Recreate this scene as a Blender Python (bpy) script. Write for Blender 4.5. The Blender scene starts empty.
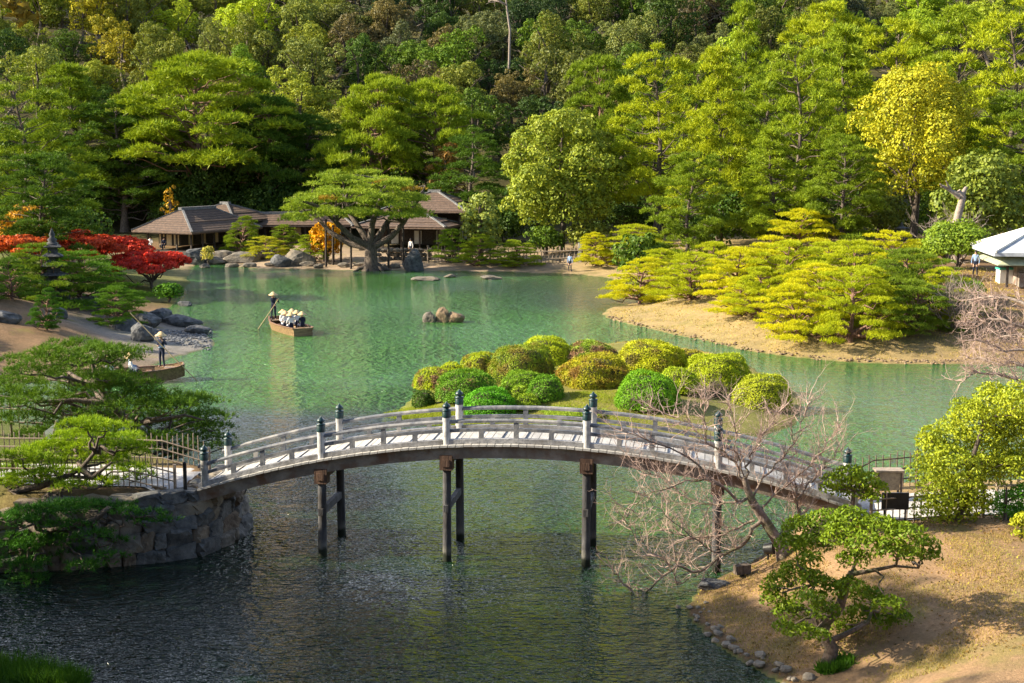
import bpy, bmesh, math, random
import numpy as np
from mathutils import Vector, Matrix

PI = math.pi
scn = bpy.context.scene
COL = scn.collection
RNG = np.random.default_rng(7)

# ------------------------------------------------------------------ camera
H = 11.6; F = 1422.2
PITCH = math.atan(196.5 / F)
cam_d = bpy.data.cameras.new('camera'); cam_d.lens = 50.0; cam_d.sensor_width = 36.0
cam_d.clip_end = 3000; cam_d.clip_start = 0.1
cam = bpy.data.objects.new('camera', cam_d); COL.objects.link(cam)
cam.location = (0, 0, H); cam.rotation_euler = (PI / 2 - PITCH, 0, 0)
scn.camera = cam
cp, sp = math.cos(PITCH), math.sin(PITCH)

def ray(px, py):
    a = (px - 512) / F; b = -(py - 341.5) / F
    return np.array([a, cp + b * sp, -sp + b * cp])
def at_z(px, py, z=0.0):
    r = ray(px, py); t = (z - H) / r[2]
    return np.array([r[0] * t, r[1] * t, z])
def at_y(px, py, Y):
    r = ray(px, py); t = Y / r[1]
    return np.array([r[0] * t, Y, H + r[2] * t])
def to_px(p):
    x, y, z = p[0], p[1], p[2] - H
    dep = y * cp - z * sp; up = y * sp + z * cp
    return 512 + F * x / dep, 341.5 - F * up / dep

# ------------------------------------------------------------------ mesh builder
class MB:
    def __init__(s): s.V = []; s.F = []; s.n = 0
    def add(s, V, Fc, mat=0, smooth=False):
        V = np.asarray(V, float).reshape(-1, 3); Fc = np.asarray(Fc, int)
        s.V.append(V); s.F.append((Fc + s.n, mat, smooth)); s.n += len(V)
    def mesh(s, name, mats):
        me = bpy.data.meshes.new(name)
        if not s.V: return me
        V = np.concatenate(s.V)
        me.vertices.add(len(V)); me.vertices.foreach_set('co', V.astype(np.float32).ravel())
        idx = np.concatenate([f.ravel() for f, _, _ in s.F])
        tot = np.concatenate([np.full(len(f), f.shape[1]) for f, _, _ in s.F])
        mi = np.concatenate([np.full(len(f), m) for f, m, _ in s.F])
        sm = np.concatenate([np.full(len(f), q) for f, _, q in s.F])
        start = np.concatenate([[0], np.cumsum(tot)[:-1]])
        me.loops.add(len(idx)); me.loops.foreach_set('vertex_index', idx.astype(np.int32))
        me.polygons.add(len(tot)); me.polygons.foreach_set('loop_start', start.astype(np.int32))
        me.polygons.foreach_set('material_index', mi.astype(np.int32))
        me.polygons.foreach_set('use_smooth', sm.astype(bool))
        me.update(calc_edges=True); me.validate()
        for m in (mats if isinstance(mats, (list, tuple)) else [mats]): me.materials.append(m)
        return me
    def obj(s, name, mats, parent=None):
        return link(name, s.mesh(name, mats), parent)
    # shapes
    def box(s, c, size, rz=0.0, mat=0, R=None, taper=1.0):
        hx, hy, hz = size[0] / 2, size[1] / 2, size[2] / 2
        V = np.array([[x * hx * (taper if z > 0 else 1), y * hy * (taper if z > 0 else 1), z * hz] for z in (-1, 1) for y in (-1, 1) for x in (-1, 1)], float)
        if R is None:
            cz, sz = math.cos(rz), math.sin(rz); R = np.array([[cz, -sz, 0], [sz, cz, 0], [0, 0, 1]])
        V = V @ np.asarray(R).T + np.asarray(c)
        s.add(V, [[0, 2, 3, 1], [4, 5, 7, 6], [0, 1, 5, 4], [2, 6, 7, 3], [0, 4, 6, 2], [1, 3, 7, 5]], mat)
    def beam(s, p0, p1, w, h, mat=0):
        p0 = np.asarray(p0, float); p1 = np.asarray(p1, float); d = p1 - p0; L = np.linalg.norm(d)
        x = d / L; y = np.cross([0, 0, 1], x)
        if np.linalg.norm(y) < 1e-4: y = np.array([0, 1.0, 0])
        y /= np.linalg.norm(y); z = np.cross(x, y)
        s.box((p0 + p1) / 2, (L, w, h), mat=mat, R=np.stack([x, y, z], 1))
    def tube(s, P, r, n=6, mat=0, smooth=True, cap=True):
        P = np.asarray(P, float); m = len(P); r = np.broadcast_to(np.asarray(r, float), (m,))
        T = np.gradient(P, axis=0); T /= np.linalg.norm(T, axis=1)[:, None] + 1e-9
        ref = np.array([0, 0, 1.0]) if abs(T[0, 2]) < .9 else np.array([1.0, 0, 0])
        A = np.cross(T, ref); A /= np.linalg.norm(A, axis=1)[:, None] + 1e-9; B = np.cross(T, A)
        an = np.arange(n) * 2 * PI / n
        V = P[:, None, :] + r[:, None, None] * (np.cos(an)[None, :, None] * A[:, None, :] + np.sin(an)[None, :, None] * B[:, None, :])
        i = np.arange(m - 1)[:, None] * n; j = np.arange(n)[None, :]; k = (j + 1) % n
        Fq = np.stack([i + j, i + k, i + n + k, i + n + j], -1).reshape(-1, 4)
        s.add(V.reshape(-1, 3), Fq, mat, smooth)
        if cap:
            s.add(V[0], [list(range(n))], mat); s.add(V[-1], [list(range(n))[::-1]], mat)
    def lathe(s, c, prof, n=12, mat=0, smooth=True):
        c = np.asarray(c, float)
        P = [[c[0], c[1], c[2] + z] for _, z in prof]; an = np.arange(n) * 2 * PI / n
        V = np.array([[c[0] + r * math.cos(a), c[1] + r * math.sin(a), c[2] + z] for r, z in prof for a in an])
        m = len(prof); i = np.arange(m - 1)[:, None] * n; j = np.arange(n)[None, :]; k = (j + 1) % n
        s.add(V, np.stack([i + j, i + k, i + n + k, i + n + j], -1).reshape(-1, 4), mat, smooth)
        s.add(V[-n:], [list(range(n))], mat); s.add(V[:n], [list(range(n))[::-1]], mat)

def link(name, data, parent=None):
    o = bpy.data.objects.new(name, data); COL.objects.link(o)
    if parent is not None: o.parent = parent
    return o
def tag(o, label=None, cat=None, group=None, kind=None):
    if label: o['label'] = label
    if cat: o['category'] = cat
    if group: o['group'] = group
    if kind: o['kind'] = kind
    return o
def thing(name, loc, label, cat, group=None, rz=0.0):
    o = link(name, None); o.location = tuple(float(a) for a in loc); o.rotation_euler = (0, 0, rz)
    return tag(o, label, cat, group)
def copy_tree(o, parent=None):
    c = o.copy(); COL.objects.link(c)
    if parent is not None: c.parent = parent
    for k in ('label', 'group'):
        if parent is None and k in c: del c[k]
    for ch in KIDS.get(o.name, list(o.children)): copy_tree(ch, c)
    return c
KIDS = {}

# ------------------------------------------------------------------ materials
def new_mat(name):
    m = bpy.data.materials.new(name); m.use_nodes = True
    nt = m.node_tree; nt.nodes.clear()
    return m, nt, nt.nodes, nt.links
def N(nt, t, **kw):
    n = nt.nodes.new(t)
    for k, v in kw.items(): setattr(n, k, v)
    return n
def c4(c): return (c[0], c[1], c[2], 1)
def mixc(nt, fac, a, b, mode='MIX'):
    n = nt.nodes.new('ShaderNodeMix'); n.data_type = 'RGBA'; n.blend_type = mode
    for i, v in ((0, fac), (6, a), (7, b)):
        if isinstance(v, bpy.types.NodeSocket): nt.links.new(v, n.inputs[i])
        elif i == 0: n.inputs[0].default_value = v
        else: n.inputs[i].default_value = c4(v)
    return n.outputs[2]
def mth(nt, op, a, b=None, c=None, clamp=False):
    n = nt.nodes.new('ShaderNodeMath'); n.operation = op; n.use_clamp = clamp
    for i, v in enumerate((a, b, c)):
        if v is None: continue
        if isinstance(v, bpy.types.NodeSocket): nt.links.new(v, n.inputs[i])
        else: n.inputs[i].default_value = v
    return n.outputs[0]
def noise(nt, scale, vec=None, detail=3, rough=.55, dist=0.0):
    n = nt.nodes.new('ShaderNodeTexNoise'); n.inputs['Scale'].default_value = scale
    n.inputs['Detail'].default_value = detail; n.inputs['Roughness'].default_value = rough; n.inputs['Distortion'].default_value = dist
    if vec is not None: nt.links.new(vec, n.inputs['Vector'])
    return n.outputs['Fac']
def ramp(nt, fac, a, b):
    n = nt.nodes.new('ShaderNodeMapRange'); n.inputs['From Min'].default_value = a; n.inputs['From Max'].default_value = b
    nt.links.new(fac, n.inputs['Value']); return n.outputs['Result']
def coords(nt, which='Object', scale=None):
    t = nt.nodes.new('ShaderNodeTexCoord').outputs[which]
    if scale is not None:
        m = nt.nodes.new('ShaderNodeMapping'); m.inputs['Scale'].default_value = scale
        nt.links.new(t, m.inputs['Vector']); t = m.outputs['Vector']
    return t

def leaf_mat(name, tint=None, alt=None, alt_amt=(.55, .75), nscale=.8, trans=.32, var=.5):
    """foliage: object colour (or tint), clump and leaf variation, partly translucent"""
    m, nt, ns, L = new_mat(name)
    if tint is None:
        base = N(nt, 'ShaderNodeObjectInfo').outputs['Color']
    else:
        rgb = N(nt, 'ShaderNodeRGB'); rgb.outputs[0].default_value = c4(tint); base = rgb.outputs[0]
    g = coords(nt)
    nf = noise(nt, nscale, g, 2)
    isl = N(nt, 'ShaderNodeNewGeometry').outputs['Random Per Island']
    f = mth(nt, 'ADD', mth(nt, 'MULTIPLY', nf, .9), mth(nt, 'MULTIPLY', isl, .55))
    f = ramp(nt, f, .3, 1.15)
    base = mixc(nt, 1.0, base, (1.74, 1.84, .98), 'MULTIPLY')
    lo = mixc(nt, 1.0, base, (1 - var, 1 - var * .75, 1 - var * .3), 'MULTIPLY')
    hi = mixc(nt, 1.0, base, (1 + var * .85, 1 + var * .55, 1.0), 'MULTIPLY')
    col = mixc(nt, f, lo, hi)
    if alt is not None:
        nf2 = noise(nt, nscale * 1.0 + .25, g, 3)
        f2 = ramp(nt, mth(nt, 'ADD', nf2, mth(nt, 'MULTIPLY', isl, .12)), alt_amt[0], alt_amt[1])
        col = mixc(nt, f2, col, tuple(min(1, a * 1.35) for a in alt))
    d = N(nt, 'ShaderNodeBsdfDiffuse'); t = N(nt, 'ShaderNodeBsdfTranslucent')
    L.new(col, d.inputs['Color'])
    L.new(mixc(nt, 1.0, col, (1.25, 1.2, .55), 'MULTIPLY'), t.inputs['Color'])
    mx = N(nt, 'ShaderNodeMixShader'); mx.inputs[0].default_value = trans * .72
    L.new(d.outputs[0], mx.inputs[1]); L.new(t.outputs[0], mx.inputs[2])
    gl = N(nt, 'ShaderNodeBsdfGlossy'); gl.inputs['Roughness'].default_value = .45; gl.inputs['Color'].default_value = (1, 1, 1, 1)
    m2 = N(nt, 'ShaderNodeMixShader'); m2.inputs[0].default_value = .008
    L.new(mx.outputs[0], m2.inputs[1]); L.new(gl.outputs[0], m2.inputs[2])
    o = N(nt, 'ShaderNodeOutputMaterial'); L.new(m2.outputs[0], o.inputs[0])
    return m

def std_mat(name, c1, c2, scale=4.0, rough=.8, bump=.3, stretch=(1, 1, 1), c3=None, s3=.7, detail=4, spec=.3, bscale=None, bdist=.05):
    m, nt, ns, L = new_mat(name)
    g = coords(nt, 'Object', stretch)
    f = ramp(nt, noise(nt, scale, g, detail, .6), .35, .65)
    col = mixc(nt, f, c1, c2)
    if c3 is not None:
        col = mixc(nt, ramp(nt, noise(nt, s3, coords(nt), 4, .6), .48, .66), col, c3)
    b = N(nt, 'ShaderNodeBsdfPrincipled'); b.inputs['Roughness'].default_value = rough
    b.inputs['Specular IOR Level'].default_value = spec
    L.new(col, b.inputs['Base Color'])
    if bump:
        bp_ = N(nt, 'ShaderNodeBump'); bp_.inputs['Strength'].default_value = bump; bp_.inputs['Distance'].default_value = bdist
        L.new(noise(nt, bscale or scale * 2.5, g, 5, .65), bp_.inputs['Height']); L.new(bp_.outputs[0], b.inputs['Normal'])
    o = N(nt, 'ShaderNodeOutputMaterial'); L.new(b.outputs[0], o.inputs[0])
    return m

M = {}
M['leaf'] = leaf_mat('leaf_tint')
M['needle'] = leaf_mat('needle_tint', nscale=.55, trans=.3, var=.45)
M['pine_near'] = leaf_mat('needle_near', nscale=1.3, trans=.28, var=.55)
M['bark'] = std_mat('bark', (.055, .042, .034), (.16, .125, .10), 9, .9, .8, (1, 1, .35))
M['bark_pale'] = std_mat('bark_pale', (.20, .155, .13), (.34, .28, .24), 14, .85, .5)
M['bark_red'] = std_mat('bark_red', (.12, .065, .045), (.24, .14, .10), 6, .9, .7, (1, 1, .4))
M['bark_moss'] = std_mat('bark_moss', (.075, .055, .04), (.20, .15, .12), 9, .9, .8, c3=(.06, .08, .02), s3=2.5)
M['rock'] = std_mat('rock', (.075, .066, .056), (.20, .175, .145), 2.2, .9, .8, c3=(.20, .16, .11), s3=1.1)
M['rock_blue'] = std_mat('rock_blue', (.045, .046, .05), (.13, .13, .132), 3.2, .9, .8)
M['rock_tan'] = std_mat('rock_tan', (.12, .08, .05), (.28, .20, .12), 3, .9, .8)
M['wood_pale'] = std_mat('wood_pale', (.08, .086, .105), (.165, .17, .185), 5, .7, .25, (1, 1, 1), c3=(.30, .285, .27), s3=1.6)
M['wood_grey'] = std_mat('wood_grey', (.19, .19, .20), (.36, .35, .35), 7, .8, .35, c3=(.14, .13, .12), s3=1.3)
M['wood_rust'] = std_mat('wood_rust', (.17, .135, .11), (.30, .26, .22), 2.2, .85, .4, c3=(.16, .085, .05), s3=1.7)
M['wood_dark'] = std_mat('wood_dark', (.030, .024, .020), (.075, .058, .048), 7, .8, .4)
M['pile_wood'] = std_mat('pile_wood', (.03, .03, .036), (.10, .097, .10), 5, .8, .5, (1, 1, .15), c3=(.035, .03, .028), s3=1.1)
def tide(m):
    nt = m.node_tree; p = [n for n in nt.nodes if n.type == 'BSDF_PRINCIPLED'][0]; src = p.inputs['Base Color'].links[0].from_socket; g = coords(nt); sp3 = N(nt, 'ShaderNodeSeparateXYZ'); nt.links.new(g, sp3.inputs[0])
    lv = mth(nt, 'ADD', sp3.outputs[2], mth(nt, 'MULTIPLY', noise(nt, 7, g, 3), -.25)); f1 = ramp(nt, lv, .38, .22); f2 = ramp(nt, lv, .16, .06)
    nt.links.new(mixc(nt, f2, mixc(nt, mth(nt, 'MULTIPLY', f1, .55), src, (.16, .155, .13)), (.012, .016, .008)), p.inputs['Base Color'])
tide(M['pile_wood'])
M['pile_brown'] = std_mat('pile_brown', (.05, .028, .02), (.13, .075, .05), 5, .8, .5, (1, 1, .15))
M['patina'] = std_mat('patina', (.001, .014, .018), (.004, .036, .040), 20, .4, .1, spec=.5)
M['bamboo'] = std_mat('bamboo', (.19, .145, .11), (.33, .26, .19), 9, .7, .2)
M['bamboo_dark'] = std_mat('bamboo_dark', (.08, .055, .045), (.16, .115, .09), 9, .7, .2)
M['black'] = std_mat('black_paint', (.008, .008, .009), (.02, .02, .022), 9, .5, .05)
M['path'] = std_mat('path_gravel', (.36, .34, .33), (.52, .49, .47), 18, .95, .4, c3=(.33, .28, .24), s3=.8)
M['straw'] = std_mat('straw', (.50, .33, .15), (.72, .54, .30), 22, .8, .3)
M['boat_wood'] = std_mat('boat_wood', (.15, .09, .045), (.29, .19, .095), 5, .6, .25, (.4, 2, 2))
M['boat_inner'] = std_mat('boat_inner', (.13, .07, .04), (.22, .12, .07), 5, .7, .2)
M['navy'] = std_mat('navy_cloth', (.008, .012, .030), (.018, .024, .05), 14, .9, .2)
M['white_cloth'] = std_mat('white_cloth', (.62, .61, .62), (.75, .74, .74), 14, .9, .2)
M['blue_cloth'] = std_mat('blue_cloth', (.18, .26, .42), (.26, .36, .52), 14, .9, .2)
M['pink_cloth'] = std_mat('pink_cloth', (.55, .22, .24), (.65, .3, .3), 14, .9, .2)
M['skin'] = std_mat('skin', (.42, .25, .17), (.48, .29, .2), 14, .6, 0)
M['hair'] = std_mat('hair', (.012, .009, .008), (.02, .015, .012), 14, .6, 0)
M['shoji'] = std_mat('shoji_paper', (.62, .47, .27), (.72, .56, .34), 3, .8, 0)
M['plaster'] = std_mat('white_plaster', (.62, .60, .57), (.74, .72, .68), 3, .85, .05)
M['roof_metal'] = std_mat('roof_metal', (.36, .38, .42), (.50, .52, .55), 3, .5, .1)
M['roof_edge'] = std_mat('roof_edge', (.30, .33, .22), (.38, .40, .28), 3, .7, .1)
M['lantern_stone'] = std_mat('lantern_stone', (.10, .10, .105), (.22, .215, .21), 5, .9, .6)
M['stone_dark'] = std_mat('stone_dark', (.035, .035, .04), (.085, .085, .09), 5, .9, .6)
M['teal'] = std_mat('teal_paint', (.04, .30, .24), (.06, .36, .28), 5, .5, 0)

def roof_mat(name, a, b):
    m, nt, ns, L = new_mat(name)
    g = coords(nt)
    w = N(nt, 'ShaderNodeTexWave'); w.wave_type = 'BANDS'; w.bands_direction = 'Z'
    w.inputs['Scale'].default_value = 1.5; w.inputs['Distortion'].default_value = 1.2; w.inputs['Detail'].default_value = 3; L.new(g, w.inputs['Vector'])
    f = ramp(nt, noise(nt, 3.0, g, 5, .7), .3, .7)
    col = mixc(nt, f, a, b)
    col = mixc(nt, mth(nt, 'MULTIPLY', w.outputs['Fac'], .6), col, (a[0] * .5, a[1] * .5, a[2] * .5))
    p = N(nt, 'ShaderNodeBsdfPrincipled'); p.inputs['Roughness'].default_value = .85
    L.new(col, p.inputs['Base Color'])
    bb = N(nt, 'ShaderNodeBump'); bb.inputs['Strength'].default_value = .5; bb.inputs['Distance'].default_value = .08
    L.new(mth(nt, 'ADD', w.outputs['Fac'], f), bb.inputs['Height']); L.new(bb.outputs[0], p.inputs['Normal'])
    o = N(nt, 'ShaderNodeOutputMaterial'); L.new(p.outputs[0], o.inputs[0]); return m
M['roof'] = roof_mat('shingle_roof', (.065, .040, .029), (.165, .10, .066))

# ------------------------------------------------------------------ terrain
def G(px, py): p = at_z(px, py, 0); return (p[0], p[1])
POND = [(-60, 27), (-16, 28.5), G(-40, 672), G(30, 682), G(70, 696), (-4, 27), (4, 26.5)] + \
    [G(*p) for p in ((808, 692), (762, 669), (722, 648), (692, 621), (684, 606), (694, 590), (720, 577), (748, 567), (775, 552))] + \
    [(8.3, 38.5), (8.3, 41.0), (9.2, 43.2), (13, 43.8), (19, 44.2), (30, 46), (60, 50), (60, 74)] + \
    [G(*p) for p in ((1100, 368), (1024, 366), (960, 364), (900, 364), (830, 361), (760, 353), (700, 340), (640, 326), (607, 318), (603, 314),
                     (612, 308), (640, 303), (668, 298), (676, 291), (650, 285), (625, 281), (600, 277), (570, 274), (500, 272), (420, 271), (330, 270),
                     (250, 268), (215, 263), (197, 263), (190, 270), (185, 284), (182, 297), (168, 306), (158, 313), (168, 323), (192, 325), (206, 336), (214, 345),
                     (192, 352), (166, 358), (150, 368), (120, 376), (60, 380), (0, 384), (-100, 388))] + \
    [(-60, 67), (-60, 56), (-24, 55), (-16, 53), (-12, 48.5), (-9.9, 44.8), (-8.8, 43.3), (-8.4, 41.6), (-9.0, 39.5), (-10.7, 38.7), (-14, 38.0), (-20, 37.5), (-60, 36)]
ISLET = [G(*p) for p in ((398, 413), (412, 400), (430, 388), (460, 374), (500, 362), (540, 353), (600, 347), (660, 346), (712, 353), (752, 367), (788, 390),
                         (803, 409), (796, 424), (760, 436), (700, 441), (640, 441), (560, 438), (500, 432), (440, 424), (405, 419))]
def sdf(X, Y, poly):
    P = np.array(poly); Q = np.roll(P, -1, 0); d2 = np.full(X.shape, 1e18); ins = np.zeros(X.shape, bool)
    for (x0, y0), (x1, y1) in zip(P, Q):
        ex, ey = x1 - x0, y1 - y0; t = np.clip(((X - x0) * ex + (Y - y0) * ey) / (ex * ex + ey * ey + 1e-12), 0, 1)
        d2 = np.minimum(d2, (X - x0 - t * ex) ** 2 + (Y - y0 - t * ey) ** 2)
        c = ((y0 > Y) != (y1 > Y)) & (X < ex * (Y - y0) / (ey if abs(ey) > 1e-12 else 1e-12) + x0); ins ^= c
    d = np.sqrt(d2); return np.where(ins, d, -d)
DRY = (.29, .19, .115); BANK = (.31, .235, .12); SAND = (.34, .26, .20); MOSS = (.10, .12, .03); BROWN = (.20, .13, .08); FLOOR = (.06, .055, .025); GRN = (.17, .19, .035)
CP = [(-10, 40.5, 1.8, .5, BROWN), (-14, 44, 1.8, .8, MOSS), (-25, 45, 2.0, 1, MOSS), (-12, 50, 1.5, 1.5, MOSS),
      (6, 33, .9, 2.2, DRY), (9, 31, 1.4, 2.6, DRY), (10, 38.5, 1.5, 1.0, DRY), (14, 35, 1.6, 2, DRY), (14, 41, 1.5, 1, BANK), (30, 38, 1.9, 2, DRY),
      (0, 20, 1.5, 2, BROWN), (-12, 27, 1.0, 2, MOSS),
      (-5.5, 60, .55, 1.6, GRN), (-1, 66, .8, 3, GRN), (3, 62, .8, 3, (.22, .20, .06)), (6, 66, .9, 3, (.15, .16, .04)), (10, 62, .6, 3, (.15, .15, .05)),
      (12, 88, 1.5, 4, BANK), (20, 82, 2.0, 6, BANK), (30, 83, 2.4, 6, BROWN), (38, 84, 2.4, 6, BROWN), (14, 100, 1.8, 6, BANK), (30, 102, 3.0, 8, BROWN), (55, 92, 3.4, 8, BROWN),
      (10, 134, 1.6, 7, BANK), (18, 138, 2.6, 9, BANK), (-40, 150, 1.0, 6, BROWN), (-25, 141, .7, 5, SAND), (-10, 136, .7, 5, SAND), (2, 136, .8, 5, SAND), (-5, 152, 1.2, 6, FLOOR), (25, 150, 2.5, 6, FLOOR),
      (-35, 84, 3.4, 9, BROWN), (-27, 78, 2.0, 6, BROWN), (-28, 95, 2.6, 6, BROWN), (-21, 84, .9, 5, (.22, .21, .21)), (-31, 112, 2.2, 7, MOSS), (-40, 130, 1.5, 8, MOSS)]
def sm(t): t = np.clip(t, 0, 1); return t * t * (3 - 2 * t)
def vn(X, Y, s, seed=0):
    r = np.random.default_rng(seed); out = 0
    for i in range(6):
        a = r.uniform(0, 2 * PI); f = s * r.uniform(.6, 1.9); out = out + np.sin((X * math.cos(a) + Y * math.sin(a)) * f + r.uniform(0, 6))
    return out / 6
def terrain(X, Y):
    X = np.asarray(X, float); Y = np.asarray(Y, float)
    Xw = X + .35 * vn(X, Y, 1.1, 3); Yw = Y + .35 * vn(X, Y, 1.1, 4)
    s = np.maximum(-sdf(Xw, Yw, POND), sdf(Xw, Yw, ISLET))
    wt = 0; h = 0; w_ = 0; col = np.zeros(X.shape + (3,))
    for (x, y, hh, ww, c) in CP:
        k = 1 / (((X - x) ** 2 + (Y - y) ** 2) / (1 + y * .02) ** 2 + .5) ** 2
        wt = wt + k; h = h + k * hh; w_ = w_ + k * ww; col += k[..., None] * np.array(c)
    h = h / wt; w_ = w_ / wt; col /= wt[..., None]
    z = np.where(s > 0, .05 + h * sm(s / w_ * .5 + .0) ** .8, -1.6 * sm(-s / 3.0))
    z = z + np.where(s > 0, 1, 0) * sm(s / 2) * (.08 * vn(X, Y, .9, 1) + .04 * vn(X, Y, 2.6, 2))
    hill = np.clip(Y - 160, 0, None); hill = .28 * hill * sm(hill / 25) + 3.0 * vn(X, Y, .03, 5) * sm(hill / 40)
    hill = hill + np.clip(-X - 62, 0, None) * .16 * sm((Y - 60) / 40)
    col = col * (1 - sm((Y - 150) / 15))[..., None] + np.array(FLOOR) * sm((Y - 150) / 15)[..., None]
    z = np.maximum(z + hill * (s > 0), 10.0 - .42 * np.clip(Y, -30, 60) - 100 * (Y > 25))
    return z, col, s
def gz(x, y): return float(terrain(np.array([x]), np.array([y]))[0][0])
def hit(px, py, z=1.0):
    for _ in range(12):
        p = at_z(px, py, z); z = z * .4 + .6 * max(gz(p[0], p[1]), 0)
    return np.array([p[0], p[1], max(gz(p[0], p[1]), 0)])

ys = [-30, -20, -10, -4, 0, 4, 8, 12, 16, 20]; y = 22.
while y < 470: ys.append(y); y += .22 if y < 46 else y * .0062
ys = np.array(ys)
us = np.concatenate([np.linspace(-3.2, -.62, 22), np.linspace(-.6, .6, 331), np.linspace(.62, 3.2, 22)])
YY, UU = np.meshgrid(ys, us, indexing='ij'); XX = UU * np.maximum(YY, 26)
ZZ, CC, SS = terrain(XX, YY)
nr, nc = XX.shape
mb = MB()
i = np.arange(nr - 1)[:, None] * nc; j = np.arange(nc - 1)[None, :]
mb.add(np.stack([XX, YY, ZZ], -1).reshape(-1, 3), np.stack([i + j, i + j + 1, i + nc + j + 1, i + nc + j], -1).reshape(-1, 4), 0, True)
def ground_mat():
    m, nt, ns, L = new_mat('ground_cover')
    at = N(nt, 'ShaderNodeAttribute'); at.attribute_name = 'albedo'
    g = coords(nt)
    n1 = ramp(nt, noise(nt, .9, g, 5, .65), .3, .7); n2 = ramp(nt, noise(nt, 9, g, 5, .7), .3, .72)
    col = mixc(nt, 1.0, at.outputs['Color'], mixc(nt, n1, (.72, .74, .70), (1.18, 1.12, 1.05)), 'MULTIPLY')
    col = mixc(nt, 1.0, col, mixc(nt, n2, (.72, .70, .66), (1.15, 1.15, 1.1)), 'MULTIPLY')
    col = mixc(nt, mth(nt, 'MULTIPLY', ramp(nt, noise(nt, .55, g, 4, .6), .56, .68), .5), col, (.16, .15, .035))
    p = N(nt, 'ShaderNodeBsdfPrincipled'); p.inputs['Roughness'].default_value = .95; p.inputs['Specular IOR Level'].default_value = .1
    L.new(col, p.inputs['Base Color'])
    b = N(nt, 'ShaderNodeBump'); b.inputs['Strength'].default_value = .7; b.inputs['Distance'].default_value = .06
    L.new(mth(nt, 'ADD', noise(nt, 16, g, 5, .75), mth(nt, 'MULTIPLY', n1, .6)), b.inputs['Height']); L.new(b.outputs[0], p.inputs['Normal'])
    o = N(nt, 'ShaderNodeOutputMaterial'); L.new(p.outputs[0], o.inputs[0]); return m
ground = mb.obj('ground', ground_mat()); tag(ground, kind='structure')
ca = ground.data.color_attributes.new('albedo', 'FLOAT_COLOR', 'POINT')
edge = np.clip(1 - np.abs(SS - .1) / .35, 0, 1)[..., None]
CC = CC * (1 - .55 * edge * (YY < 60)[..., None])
uw = (SS < 0)[..., None]
CC = np.where(uw, np.array([.12, .14, .05]), CC)
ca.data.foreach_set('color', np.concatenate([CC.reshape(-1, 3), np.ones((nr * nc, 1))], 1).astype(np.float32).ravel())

# water
def water_mat():
    m, nt, ns, L = new_mat('pond_water')
    g = coords(nt)
    at = N(nt, 'ShaderNodeAttribute'); at.attribute_name = 'ruffle'; sx = N(nt, 'ShaderNodeSeparateColor'); L.new(at.outputs['Color'], sx.inputs[0])
    big = ramp(nt, noise(nt, .11, coords(nt, 'Object', (1, .6, 1)), 3, .55, .6), .38, .62)
    ruf = mth(nt, 'MULTIPLY', sx.outputs[0], mth(nt, 'MULTIPLY_ADD', big, .55, .65))
    body = mixc(nt, sx.outputs[1], WATER_SHADE, WATER_B)
    p = N(nt, 'ShaderNodeBsdfPrincipled'); p.inputs['IOR'].default_value = 1.33
    p.inputs['Roughness'].default_value = .05; L.new(body, p.inputs['Base Color'])
    h0 = noise(nt, 1.0, coords(nt, 'Object', (.75, .85, 1)), 1, .5, .3)
    h1 = noise(nt, 1.0, coords(nt, 'Object', (1.9, 1.6, 1)), 2, .6, .3)
    h2 = noise(nt, 1.0, coords(nt, 'Object', (3.2, 6.4, 1)), 2, .6, .25)
    h3 = noise(nt, 1.0, coords(nt, 'Object', (9, 16, 1)), 1, .6, .3)
    h = mth(nt, 'ADD', mth(nt, 'ADD', mth(nt, 'MULTIPLY', h0, .5), mth(nt, 'MULTIPLY', h1, 1.0)), mth(nt, 'ADD', mth(nt, 'MULTIPLY', h2, .55), mth(nt, 'MULTIPLY', h3, .17)))
    b = N(nt, 'ShaderNodeBump'); b.inputs['Distance'].default_value = .55; b.inputs['Strength'].default_value = 1
    L.new(mth(nt, 'MULTIPLY', h, ruf), b.inputs['Height']); L.new(b.outputs[0], p.inputs['Normal'])
    o = N(nt, 'ShaderNodeOutputMaterial'); L.new(p.outputs[0], o.inputs[0]); return m
WATER_SHADE = (.003, .010, .005); WATER_B = (.050, .155, .026)  # dark body colour stands in for shade near the camera and under the bridge
# (pixel, ruffle, body tone)
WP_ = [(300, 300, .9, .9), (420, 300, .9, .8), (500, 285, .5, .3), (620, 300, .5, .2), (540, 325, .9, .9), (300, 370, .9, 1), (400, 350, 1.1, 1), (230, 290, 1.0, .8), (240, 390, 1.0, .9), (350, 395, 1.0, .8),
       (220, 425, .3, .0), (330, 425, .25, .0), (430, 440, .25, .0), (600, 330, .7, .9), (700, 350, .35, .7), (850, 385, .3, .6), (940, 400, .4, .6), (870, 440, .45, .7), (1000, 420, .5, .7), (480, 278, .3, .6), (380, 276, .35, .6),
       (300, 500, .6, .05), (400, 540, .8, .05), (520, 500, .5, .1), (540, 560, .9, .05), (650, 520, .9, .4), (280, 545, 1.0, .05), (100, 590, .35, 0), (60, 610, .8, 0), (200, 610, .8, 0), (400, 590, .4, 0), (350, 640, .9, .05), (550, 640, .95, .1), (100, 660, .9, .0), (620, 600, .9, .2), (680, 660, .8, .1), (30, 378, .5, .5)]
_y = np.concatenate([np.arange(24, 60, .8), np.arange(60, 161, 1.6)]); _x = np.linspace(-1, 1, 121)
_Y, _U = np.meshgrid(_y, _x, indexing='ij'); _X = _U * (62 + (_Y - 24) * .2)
_w = 0; _r = 0; _b = 0
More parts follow.
